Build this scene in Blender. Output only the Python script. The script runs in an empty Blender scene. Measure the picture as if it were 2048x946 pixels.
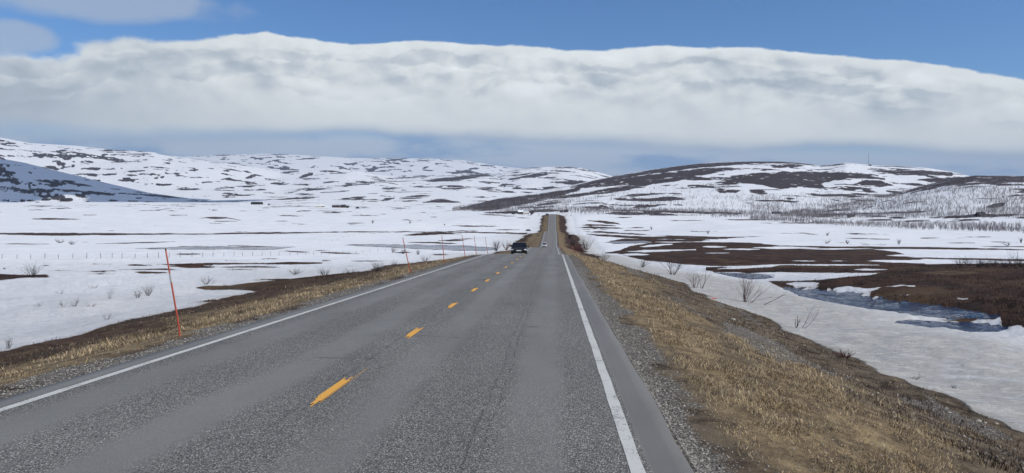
import bpy, math, random
import numpy as np
from mathutils import Vector, Matrix
R = math.radians
scene = bpy.context.scene
col = scene.collection

# ------------------------------------------------------------------ camera
F = 1479.0                      # focal length in pixels of the 2048 px wide photograph
CAMH = 1.8
PITCH = math.atan(73.0 / F)
YAW = math.atan(86.0 * math.cos(PITCH) / F)
cam_d = bpy.data.cameras.new('camera'); cam = bpy.data.objects.new('camera', cam_d); col.objects.link(cam)
cam_d.sensor_width = 36; cam_d.lens = F / 2048 * 36
cam_d.clip_start = 0.1; cam_d.clip_end = 60000
cam.location = (0, 0, CAMH); cam.rotation_euler = (math.pi / 2 - PITCH, 0, YAW)
scene.camera = cam

# ------------------------------------------------------------------ light
SUN_EL, SUN_AZ = R(43), R(112)          # azimuth measured clockwise from +Y (the road direction)
sd = Vector((math.cos(SUN_EL) * math.sin(SUN_AZ), math.cos(SUN_EL) * math.cos(SUN_AZ), math.sin(SUN_EL)))
sl = bpy.data.lights.new('sun', 'SUN'); so = bpy.data.objects.new('sun', sl); col.objects.link(so)
sl.energy = 3.6; sl.angle = R(0.53); sl.color = (1.0, 0.945, 0.86)
so.rotation_euler = sd.to_track_quat('Z', 'Y').to_euler(); so.location = (60, -20, 80)
scene.view_settings.view_transform = 'Standard'; scene.view_settings.look = 'None'
scene.view_settings.exposure = -0.10; scene.view_settings.gamma = 1
scene.view_settings.use_curve_mapping = False

# ------------------------------------------------------------------ node helper
class NT:
    def __init__(s, tree): s.t = tree
    def put(s, sock, v):
        if isinstance(v, bpy.types.NodeSocket): s.t.links.new(v, sock)
        elif v is not None:
            try: sock.default_value = v
            except Exception: sock.default_value = (v, v, v)
    def n(s, kind, **p):
        nd = s.t.nodes.new(kind)
        for k, v in p.items(): setattr(nd, k, v)
        return nd
    def m(s, op, a, b=None, c=None, clamp=False):
        nd = s.n('ShaderNodeMath', operation=op); nd.use_clamp = clamp
        s.put(nd.inputs[0], a)
        if b is not None: s.put(nd.inputs[1], b)
        if c is not None: s.put(nd.inputs[2], c)
        return nd.outputs[0]
    def mix(s, f, a, b, mode='MIX'):
        nd = s.n('ShaderNodeMix', data_type='RGBA', blend_type=mode)
        s.put(nd.inputs[0], f); s.put(nd.inputs[6], col4(a)); s.put(nd.inputs[7], col4(b))
        return nd.outputs[2]
    def noise(s, vec, scale, detail=4, rough=0.55, dist=0.0, w=None):
        nd = s.n('ShaderNodeTexNoise'); nd.inputs['Scale'].default_value = scale
        nd.inputs['Detail'].default_value = detail; nd.inputs['Roughness'].default_value = rough
        nd.inputs['Distortion'].default_value = dist
        if vec is not None: s.put(nd.inputs['Vector'], vec)
        return nd.outputs[0]
    def sm(s, v, a, b, lo=0.0, hi=1.0, kind='SMOOTHSTEP'):
        nd = s.n('ShaderNodeMapRange', interpolation_type=kind)
        s.put(nd.inputs[0], v); s.put(nd.inputs[1], a); s.put(nd.inputs[2], b); s.put(nd.inputs[3], lo); s.put(nd.inputs[4], hi)
        return nd.outputs[0]
    def vscale(s, vec, sc):
        nd = s.n('ShaderNodeVectorMath', operation='MULTIPLY'); s.put(nd.inputs[0], vec); nd.inputs[1].default_value = sc
        return nd.outputs[0]
    def comb(s, x, y, z):
        nd = s.n('ShaderNodeCombineXYZ'); s.put(nd.inputs[0], x); s.put(nd.inputs[1], y); s.put(nd.inputs[2], z)
        return nd.outputs[0]
    def attr(s, name):
        nd = s.n('ShaderNodeAttribute', attribute_name=name); return nd.outputs['Fac']
    def attrc(s, name):
        nd = s.n('ShaderNodeAttribute', attribute_name=name); return nd.outputs['Color']
def col4(c):
    if isinstance(c, (tuple, list)) and len(c) == 3: return (c[0], c[1], c[2], 1)
    return c
def material(name):
    m = bpy.data.materials.new(name); m.use_nodes = True
    nt = m.node_tree; b = nt.nodes['Principled BSDF']
    return m, NT(nt), b
def simple(name, c, rough=0.6, metal=0.0, var=0.12, scale=6.0, coat=0.0, emit=0.0):
    m, t, b = material(name)
    g = t.n('ShaderNodeNewGeometry').outputs['Position']
    n = t.noise(g, scale, 4)
    f = t.sm(n, 0.3, 0.7, 0, 1)
    c = tuple(c)
    t.put(b.inputs['Base Color'], t.mix(f, tuple(x * (1 - var) for x in c), tuple(min(1, x * (1 + var)) for x in c)))
    b.inputs['Roughness'].default_value = rough; b.inputs['Metallic'].default_value = metal
    b.inputs['Coat Weight'].default_value = coat
    if emit: b.inputs['Emission Color'].default_value = (*c, 1); b.inputs['Emission Strength'].default_value = emit
    return m

# ------------------------------------------------------------------ sky
w = bpy.data.worlds.new('World'); scene.world = w; w.use_nodes = True
T = NT(w.node_tree); bg = w.node_tree.nodes['Background']
sky = T.n('ShaderNodeTexSky', sky_type='NISHITA'); sky.sun_disc = False
sky.sun_elevation = SUN_EL; sky.sun_rotation = SUN_AZ
sky.altitude = 300; sky.air_density = 1.0; sky.dust_density = 0.25; sky.ozone_density = 3.0
bg.inputs['Strength'].default_value = 0.10
tc = T.n('ShaderNodeTexCoord').outputs['Generated']
sx = T.n('ShaderNodeSeparateXYZ'); T.put(sx.inputs[0], tc)
az = T.m('ARCTAN2', sx.outputs[0], sx.outputs[1])            # 0 = along the road, + = right
hyp = T.m('SQRT', T.m('ADD', T.m('MULTIPLY', sx.outputs[0], sx.outputs[0]), T.m('MULTIPLY', sx.outputs[1], sx.outputs[1])))
el = T.m('DIVIDE', sx.outputs[2], T.m('MAXIMUM', hyp, 0.02))  # tan of the elevation
def px_dir(u, v):
    """azimuth and tan(elevation) of a pixel of the photograph"""
    c = np.array([(u - 1024) / F, 1.0, -(v - 473) / F])
    cp, sp = math.cos(PITCH), math.sin(PITCH)
    y = c[1] * cp + c[2] * sp; z = -c[1] * sp + c[2] * cp; x = c[0]
    cy, sy = math.cos(YAW), math.sin(YAW)
    return np.array([x * cy - y * sy, x * sy + y * cy, z])
def curve(pts, src):
    """float curve: azimuth -> tan(elevation), from points of the photograph"""
    nd = T.n('ShaderNodeFloatCurve'); cv = nd.mapping.curves[0]
    P = []
    for u, v in pts:
        d = px_dir(u, v); P.append((math.atan2(d[0], d[1]) / 1.6 + 0.5, d[2] / math.hypot(d[0], d[1]) / 0.35))
    P.sort()
    while len(cv.points) < len(P): cv.points.new(0.5, 0.5)
    for p, (a, b) in zip(cv.points, P): p.location = (a, b)
    nd.mapping.update()
    T.put(nd.inputs['Value'], T.m('MULTIPLY_ADD', az, 1 / 1.6, 0.5))
    return T.m('MULTIPLY', nd.outputs[0], 0.35)
top = curve([(-400, 150), (0, 100), (120, 96), (230, 72), (330, 72), (540, 66), (700, 82), (860, 78), (1000, 88), (1200, 96), (1430, 88), (1600, 102), (1850, 124), (2048, 152), (2400, 170)], None)
bot = curve([(-400, 262), (0, 268), (300, 276), (700, 272), (900, 276), (1200, 290), (1500, 300), (2048, 312), (2400, 320)], None)
p0 = T.comb(T.m('MULTIPLY', az, 1.0), T.m('MULTIPLY', el, 1.5), 0.37)
warp = T.n('ShaderNodeVectorMath', operation='MULTIPLY_ADD')
wn = T.n('ShaderNodeTexNoise'); wn.inputs['Scale'].default_value = 7; wn.inputs['Detail'].default_value = 3; T.put(wn.inputs['Vector'], p0)
T.put(warp.inputs[0], wn.outputs[1]); warp.inputs[1].default_value = (0.05, 0.05, 0.0); T.put(warp.inputs[2], p0)
pw = warp.outputs[0]
def off(v, o):
    nd = T.n('ShaderNodeVectorMath', operation='ADD'); T.put(nd.inputs[0], v); nd.inputs[1].default_value = o; return nd.outputs[0]
nb = T.noise(pw, 8.0, 9, 0.57)
nb2 = T.noise(off(pw, (0.010, 0.018, 0)), 8.0, 9, 0.57)
big = T.noise(off(p0, (3.1, 1.7, 0)), 4.0, 3, 0.5)
# distance below the upper outline, above the lower one
edge = T.noise(off(pw, (5.3, 2.2, 0)), 15.0, 8, 0.57)
edgeamp = T.sm(az, -0.62, -0.25, 0.038, 0.019)
dtop = T.m('ADD', T.m('SUBTRACT', top, el), T.m('MULTIPLY', T.m('SUBTRACT', edge, 0.52), edgeamp))
soft = T.sm(az, -0.60, -0.35, 0.012, 0.0035)
mtop = T.sm(dtop, 0.0, soft)
bw = T.noise(T.comb(T.m('MULTIPLY', az, 1.0), T.m('MULTIPLY', el, 2.0), 6.6), 5.0, 8, 0.52)
dbot = T.m('ADD', T.m('SUBTRACT', el, bot), T.m('MULTIPLY', T.m('SUBTRACT', bw, 0.5), 0.034))
mbot = T.sm(dbot, T.sm(az, -.55, -.2, -0.022, -0.007), T.sm(az, -.55, -.2, 0.022, 0.009))
bank = T.m('MULTIPLY', mtop, mbot)
# relief of the billows, lit from above right
def puffs(v):
    return T.m('ABSOLUTE', T.m('SUBTRACT', T.noise(v, 10.0, 3, 0.5), .5))
pf = T.m('SUBTRACT', puffs(off(pw, (2.008, 0.016, 0))), puffs(off(pw, (2, 0, 0))))
relief = T.m('ADD', T.m('MULTIPLY', T.m('SUBTRACT', nb, nb2), 2.0), T.m('MULTIPLY', pf, -1.8))
patch = T.sm(T.noise(off(pw, (1.3, 7.7, 0)), 7.5, 7, 0.52), 0.52, 0.58)
upper = T.sm(el, T.m('ADD', bot, 0.025), T.m('ADD', bot, 0.09))
patch = T.m('MULTIPLY', T.m('MULTIPLY', patch, upper), T.sm(dtop, 0.006, 0.03))
nearbase = T.sm(dbot, -0.006, 0.020)
bright = T.m('ADD', 0.875, T.m('MULTIPLY', relief, T.m('MULTIPLY', T.m('MULTIPLY_ADD', upper, 0.34, 0.06), T.sm(dtop, 0.0, 0.02, .35, 1))))
bright = T.m('SUBTRACT', bright, T.m('MULTIPLY', patch, 0.04))
bright = T.m('ADD', bright, T.m('MULTIPLY', T.sm(dtop, 0.0, 0.035, 1, 0), 0.10))
# cloud heads standing one in front of the other: a crisp ragged top that melts away downwards
def head(k, below, amp, freq, strength, depth, thr):
    t1 = T.noise(T.comb(T.m('MULTIPLY', az, freq), k * 3.7, 0), 1.0, 3, .5)
    rg = T.noise(off(pw, (k * 1.9, 0, 0)), 26.0, 8, .6)
    hk = T.m('ADD', T.m('SUBTRACT', top, below), T.m('ADD', T.m('MULTIPLY', T.m('SUBTRACT', t1, .5), amp), T.m('MULTIPLY', T.m('SUBTRACT', rg, .5), .026)))
    d = T.m('SUBTRACT', hk, el)
    on = T.sm(T.noise(T.comb(T.m('MULTIPLY', az, freq * .6), k * 5.1, 3), 1.0, 2, .5), thr, thr + .10)
    return T.m('MULTIPLY', T.m('MULTIPLY', T.m('MULTIPLY', T.sm(d, 0.0, 0.0045), T.sm(d, depth, 0.0)), on), strength)
for a_ in ((1, .018, .034, 9, -.10, .030, .42), (2, .036, .045, 8, -.115, .038, .45), (3, .055, .05, 7, -.085, .045, .47), (4, .028, .04, 13, .11, .020, .42), (5, .047, .045, 12, .10, .028, .42), (6, .07, .045, 9, .07, .03, .44), (7, .012, .02, 16, -.06, .014, .46), (8, .045, .05, 17, -.07, .018, .47)):
    bright = T.m('ADD', bright, head(*a_))
bright = T.m('MULTIPLY', bright, T.m('MULTIPLY_ADD', big, 0.18, 0.91))
bright = T.m('MULTIPLY', bright, T.sm(az, -0.68, -0.30, 0.86, 1.0))
cl_lit = T.mix(nearbase, (0.38, 0.47, 0.62), (0.80, 0.85, 0.865))
cl_lit = T.mix(T.sm(bright, 0.68, 0.93), T.mix(0.6, cl_lit, (0.56, 0.66, 0.80)), cl_lit)
sc = T.n('ShaderNodeVectorMath', operation='SCALE'); T.put(sc.inputs[0], cl_lit)
T.put(sc.inputs['Scale'], T.m('MULTIPLY', bright, 10.9))
skyc = T.mix(1.0, sky.outputs[0], (0.60, 0.86, 1.16), 'MULTIPLY')
# pale hazy air and thin wisps under the bank
under = T.m('MULTIPLY', T.sm(el, T.m('ADD', bot, 0.015), T.m('SUBTRACT', bot, 0.008)), 1.0)
wis = T.sm(T.noise(T.comb(T.m('MULTIPLY', az, 1.0), T.m('MULTIPLY', el, 3.5), 2.2), 7.0, 7, 0.55), 0.38, 0.58)
uc = T.mix(T.m('MULTIPLY', wis, 0.75), (2.5, 4.0, 6.4), (5.7, 6.5, 7.5))
c1 = T.mix(under, skyc, uc)
# unseen scattered clouds added overhead and behind the viewer to whiten the skylight
hi = T.sm(T.noise(T.vscale(tc, (1, 1, 1.4)), 3.2, 6, .55), .44, .58)
hi = T.m('MULTIPLY', hi, T.m('MAXIMUM', T.sm(el, .42, .62), T.sm(sx.outputs[1], .1, -.15)))
c1 = T.mix(T.m('MULTIPLY', hi, .85), c1, (6.6, 6.8, 7.2))
# loose clouds in the upper left
lo = T.noise(off(pw, (9.1, 4.4, 0)), 8.0, 6, 0.5)
def blob(u, v, ru, rv):
    d = px_dir(u, v); a0 = math.atan2(d[0], d[1]); e0 = d[2] / math.hypot(d[0], d[1])
    q = T.m('ADD', T.m('POWER', T.m('ABSOLUTE', T.m('MULTIPLY', T.m('SUBTRACT', az, a0), F / ru)), 2.0), T.m('POWER', T.m('ABSOLUTE', T.m('MULTIPLY', T.m('SUBTRACT', el, e0), F / rv)), 2.0))
    return T.m('SUBTRACT', 1.0, q)
bl = T.m('MAXIMUM', blob(20, 78, 75, 36), T.m('MAXIMUM', blob(120, -10, 300, 42), blob(340, 10, 70, 36)))
loose = T.sm(T.m('ADD', bl, T.m('MULTIPLY', T.m('SUBTRACT', lo, 0.5), 2.4)), 0.0, 0.75)
c2 = T.mix(T.m('MULTIPLY', loose, 0.62), c1, (4.8, 5.5, 6.5))
c3 = T.mix(bank, c2, sc.outputs[0])
T.put(bg.inputs['Color'], c3)

# ------------------------------------------------------------------ helpers for shapes
def ray(u, v):
    d = px_dir(u, v); return d / d[1]
def project(x, y, z):
    cy, sy = math.cos(YAW), math.sin(YAW); cp, sp = math.cos(PITCH), math.sin(PITCH)
    z = z - CAMH
    X = x * cy + y * sy; Y = -x * sy + y * cy
    f = Y * cp - z * sp; up = Y * sp + z * cp
    return 1024 + F * X / f, 473 - F * up / f
def vnoise(x, y, seed):
    xi = np.floor(x).astype(np.int64); yi = np.floor(y).astype(np.int64)
    fx = x - xi; fy = y - yi
    fx = fx * fx * fx * (fx * (fx * 6 - 15) + 10); fy = fy * fy * fy * (fy * (fy * 6 - 15) + 10)
    def h(i, j):
        n = (i * 374761393 + j * 668265263 + seed * 974634777) & 0xffffffff
        n = ((n ^ (n >> 13)) * 1274126177) & 0xffffffff
        return ((n ^ (n >> 16)) & 0xffff) / 65535.0
    a = h(xi, yi); b = h(xi + 1, yi); c = h(xi, yi + 1); d = h(xi + 1, yi + 1)
    return (a + (b - a) * fx) * (1 - fy) + (c + (d - c) * fx) * fy
def fbm(x, y, seed, octs=4, rough=0.5):
    s = np.zeros(np.broadcast(x, y).shape); a = 1.0; t = 0
    for i in range(octs):
        k = 2.0 ** i
        s = s + a * vnoise(x * k + 17.3 * i, y * k - 9.1 * i, seed + i); t += a; a *= rough
    return s / t            # about 0.5 +- 0.2
def sst(x, a, b):
    t = np.clip((x - a) / (b - a), 0, 1); return t * t * (3 - 2 * t)
def hermite(pts):
    X = np.array([p[0] for p in pts], float); Y = np.array([p[1] for p in pts], float)
    h = np.diff(X); dl = np.diff(Y) / h
    m = np.zeros(len(X)); m[0] = dl[0]; m[-1] = dl[-1]
    m[1:-1] = (dl[:-1] * h[1:] + dl[1:] * h[:-1]) / (h[1:] + h[:-1])
    def f(x):
        x = np.asarray(x, float); i = np.clip(np.searchsorted(X, x) - 1, 0, len(h) - 1)
        t = np.clip((x - X[i]) / h[i], 0, 1); H = h[i]
        r = (2*t**3 - 3*t**2 + 1) * Y[i] + (t**3 - 2*t**2 + t) * H * m[i] + (-2*t**3 + 3*t**2) * Y[i+1] + (t**3 - t**2) * H * m[i+1]
        return r
    return f
road_f = hermite([(-400, 17.6), (0, 0), (40, -1.76), (55, -2.42), (63, -2.80), (66, -3.02), (72, -3.62), (78, -4.12), (84, -4.42), (100, -5.52), (118, -6.62),
                  (150, -8.35), (186, -10.1), (205, -11.5), (240, -14.2), (270, -16.0), (294, -16.95), (333, -17.1), (375, -16.6), (420, -16.1),
                  (450, -17.6), (520, -22.3), (580, -24.6), (620, -24.6), (660, -22.4), (720, -17.4), (776, -13.9), (800, -13.6), (860, -15), (1000, -19), (1500, -16), (3000, -12), (20000, -12)])
XL, XR = -6.05, 1.08            # edges of the asphalt
def plain(x, y):
    PL = hermite([(-400, 16), (0, -1.45), (60, -4.2), (100, -7.2), (160, -11.0), (230, -14.9), (300, -17.6), (400, -20.3), (600, -22), (800, -20.5), (1200, -15.5), (2000, -8), (3000, -4), (4500, 0), (20000, 0)])
    PR = hermite([(-400, 16), (0, -1.5), (60, -4.1), (100, -6.5), (160, -10.2), (230, -14.2), (300, -17.4), (400, -19.6), (600, -20), (800, -17.5), (1000, -16), (1500, -14), (20000, -8)])
    PM = hermite([(-400, 16), (0, -1.7), (63, -4.6), (100, -7.0), (186, -12.3), (294, -18.4), (420, -20.0), (520, -24.2), (620, -26), (700, -20.5), (776, -15.6), (900, -16), (1500, -15), (3000, -12), (20000, -8)])
    d = np.where(x < -2.5, -2.5 - x, x + 2.5)
    wl = sst(d, 25, 160)
    side = np.where(x < -2.5, PL(y), PR(y))
    return PM(y) * (1 - wl) + side * wl
cross_r = hermite([(0, -.06), (.8, -.12), (3.5, -.62), (6.2, -1.42), (7.2, -1.62), (11, -1.85), (15, -2.15), (17.5, -2.25), (20, -1.9), (26, -1.6), (60, -1.3)])
cross_l = hermite([(0, -.06), (.7, -.1), (3, -.5), (6, -.95), (9, -1.22), (20, -1.4), (60, -1.5)])
def curve_b(pts):
    """ridge line given in photograph pixels -> z/y as a function of a = x/y"""
    A = []
    for u, v in pts:
        d = ray(u, v); A.append((d[0], d[2]))
    A.sort(); A = np.array(A)
    return lambda a: np.interp(a, A[:, 0], A[:, 1])
def a_of(u): return ray(u, 400)[0]
LAYERS = [
 # name, ridge points, ridge depth (u,Y), base depth (u,Y), sharpness
 ('near_right', [(1300, 445), (1450, 436), (1550, 427), (1650, 415), (1750, 397), (1850, 371), (1900, 358), (1950, 351), (2048, 352), (2200, 344), (2600, 352), (3200, 380)],
  [(1300, 1500), (3200, 1500)], [(1400, 1050), (1500, 950), (1700, 760), (2048, 565), (2500, 480), (3200, 450)], 1.15),
 ('right_fell', [(800, 432), (880, 423), (920, 415), (960, 406), (1000, 396), (1060, 386), (1100, 378), (1150, 369), (1200, 358), (1300, 340), (1340, 334), (1400, 327), (1450, 324), (1500, 323), (1560, 323), (1600, 326), (1640, 331), (1665, 329), (1690, 325), (1740, 330), (1800, 333), (1850, 335), (1900, 343), (1940, 352), (2048, 362), (2400, 372), (3200, 400)],
  [(800, 1500), (1000, 1900), (1300, 2600), (3200, 2600)], [(800, 1050), (1050, 960), (1200, 860), (1500, 900), (3200, 950)], 1.0),
 ('sunny_hill', [(900, 362), (960, 352), (1000, 344), (1040, 337), (1080, 334), (1130, 333), (1160, 335), (1180, 340), (1225, 352), (1260, 364), (1330, 385)],
  [(900, 6000), (1330, 6000)], [(900, 2800), (1330, 2800)], 1.0),
 ('left_mountain', [(-900, 235), (-600, 225), (-300, 245), (0, 275), (60, 286), (150, 291), (220, 299), (300, 303), (340, 311), (400, 319), (480, 329), (560, 343), (600, 342), (625, 340), (655, 338), (690, 339), (715, 342), (745, 348), (800, 355), (860, 352), (920, 347), (1000, 350), (1100, 364), (1200, 382), (1400, 400)],
  [(-900, 6500), (1400, 5600)], [(-900, 3300), (250, 3000), (850, 2200), (1400, 1900)], 1.25),
 ('left_slope', [(-900, 230), (-300, 280), (0, 309), (50, 322), (100, 338), (200, 363), (300, 386), (370, 396), (430, 403), (500, 409)],
  [(-900, 3100), (500, 3000)], [(-900, 2300), (500, 2350)], 1.0),
 ('far_fell', [(-900, 330), (300, 322), (370, 313), (450, 309), (540, 307), (620, 311), (700, 316), (850, 317), (930, 321), (1000, 332), (1060, 339), (1140, 344), (1205, 357), (1222, 353), (1240, 349), (1256, 353), (1275, 359), (1500, 375), (3000, 380)],
  [(-900, 13000), (3000, 13000)], [(-900, 7800), (3000, 7800)], 0.9),
]
LF = []
for nm, rd, yr, yb, p in LAYERS:
    LF.append((nm, curve_b(rd), (np.array([a_of(q[0]) for q in yr]), np.array([q[1] for q in yr], float)), (np.array([a_of(q[0]) for q in yb]), np.array([q[1] for q in yb], float)), p))

def pxspan(u, v, pts):
    P = np.array(pts, float); t = np.interp(u, P[:, 0], P[:, 1]); b = np.interp(u, P[:, 0], P[:, 2])
    s = np.minimum(v - t, b - v)
    return np.where((u < P[0, 0]) | (u > P[-1, 0]), -9.0, s)
STREAM = [[(1560, 573.5, 573.5), (1576, 573, 578), (1600, 575, 590), (1650, 577, 600), (1700, 581, 609), (1740, 592, 615), (1800, 600, 622), (1850, 606, 630), (1880, 609, 633), (1940, 618, 635), (1985, 626, 632), (2000, 629, 629)],
          [(1775, 639, 639), (1830, 637, 648), (1890, 640, 652), (1940, 642, 661), (1990, 646, 661), (2015, 652, 656), (2030, 654, 654)],
          [(1425, 543, 543), (1460, 545, 551), (1500, 546, 557), (1530, 548, 556), (1548, 553, 553)]]
def height(x, y, layer=False):
    x = np.asarray(x, float); y = np.asarray(y, float); x, y = np.broadcast_arrays(x, y)
    z = plain(x, y)
    # embankment and ditches of the road
    rz = road_f(y)
    dr = x - XR; dl = XL - x
    e = np.where(dr > 0, cross_r(np.clip(dr, 0, 60)), np.where(dl > 0, cross_l(np.clip(dl, 0, 60)), -0.06))
    wv = 1 - sst(np.maximum(dr, dl), 14, 48)
    wv = np.where(np.maximum(dr, dl) < 0, 1, wv)
    z = z * (1 - wv) + (rz + e) * wv
    # relief: hummocks and wind scoured snow
    out = sst(np.maximum(dr, dl), 0.3, 6)
    near = 1 - sst(y, 150, 400)
    z = z + out * near * ((fbm(x * .9, y * .9, 3, 3) - .5) * .16 + (fbm(x * .16, y * .16, 8, 3) - .5) * .55)
    z = z + sst(np.maximum(dr, dl), 8, 14) * near * ((fbm(x * 1.3, y * 2.2, 15, 3) - .5) * .07 + (fbm(x * .06, y * .13, 18, 3) - .5) * .7 * (x < 0))
    z = z + sst(np.maximum(dr, dl), 30, 120) * (fbm(x * .012, y * .012, 21, 4) - .5) * 3.4
    und = (dr < -.08) & (dl < -.08)
    z = np.where(und, rz - .28, z)
    lay = np.zeros(x.shape, int)
    far = y > 430
    if far.any():
        X = x[far]; Y = y[far]; Z = z[far]; L = lay[far]; a = X / Y
        for k, (nm, fb, yr, yb, p) in enumerate(LF):
            YR = np.interp(a, *yr); YB = np.interp(a, *yb)
            t = (Y - YB) / (YR - YB)
            bp = (Z - CAMH) / Y if k == 0 else (plain(X, Y) - CAMH) / Y
            g = np.sin(np.pi / 2 * np.clip(t, 0, 1)) ** p
            g = np.where(t > 1, 1 - ((Y - YR) / (YR * .45)) ** 1.5, g)
            s = YR / 2600.0
            bump = (fbm(X / (260 * s), Y / (420 * s), 40 + k, 4) - .5) * 2
            amp = np.array([5, 7, 6, 10, 6, 8])[k] / F
            b = bp + np.maximum(fb(a) - bp, 0) * np.maximum(g, -1.5) + bump * amp * np.clip(g * (1.02 - g) * 4, 0, 1) * np.clip(np.where(t > 1, 0, 1), 0, 1)
            zz = np.where(t > 0, CAMH + b * Y, -1e9)
            up = zz > Z
            Z = np.where(up, zz, Z); L = np.where(up, k + 1, L)
        z = z.copy(); z[far] = Z; lay[far] = L
    if layer: return z, lay
    return z
def hit(u, v, y0=3.0, y1=14000.0):
    """where the line of sight through a pixel meets the ground"""
    d = ray(u, v); Y = np.geomspace(y0, y1, 6000)
    g = height(d[0] * Y, Y); r = CAMH + d[2] * Y
    i = np.argmax(g >= r) if (g >= r).any() else len(Y) - 1
    y = Y[i]; return float(d[0] * y), float(y), float(g[i])
def at(u, Y):
    """a point of the ground at depth Y in the direction of column u"""
    a = a_of(u); return float(a * Y), float(Y), float(height(np.array([a * Y]), np.array([Y]))[0])

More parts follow.
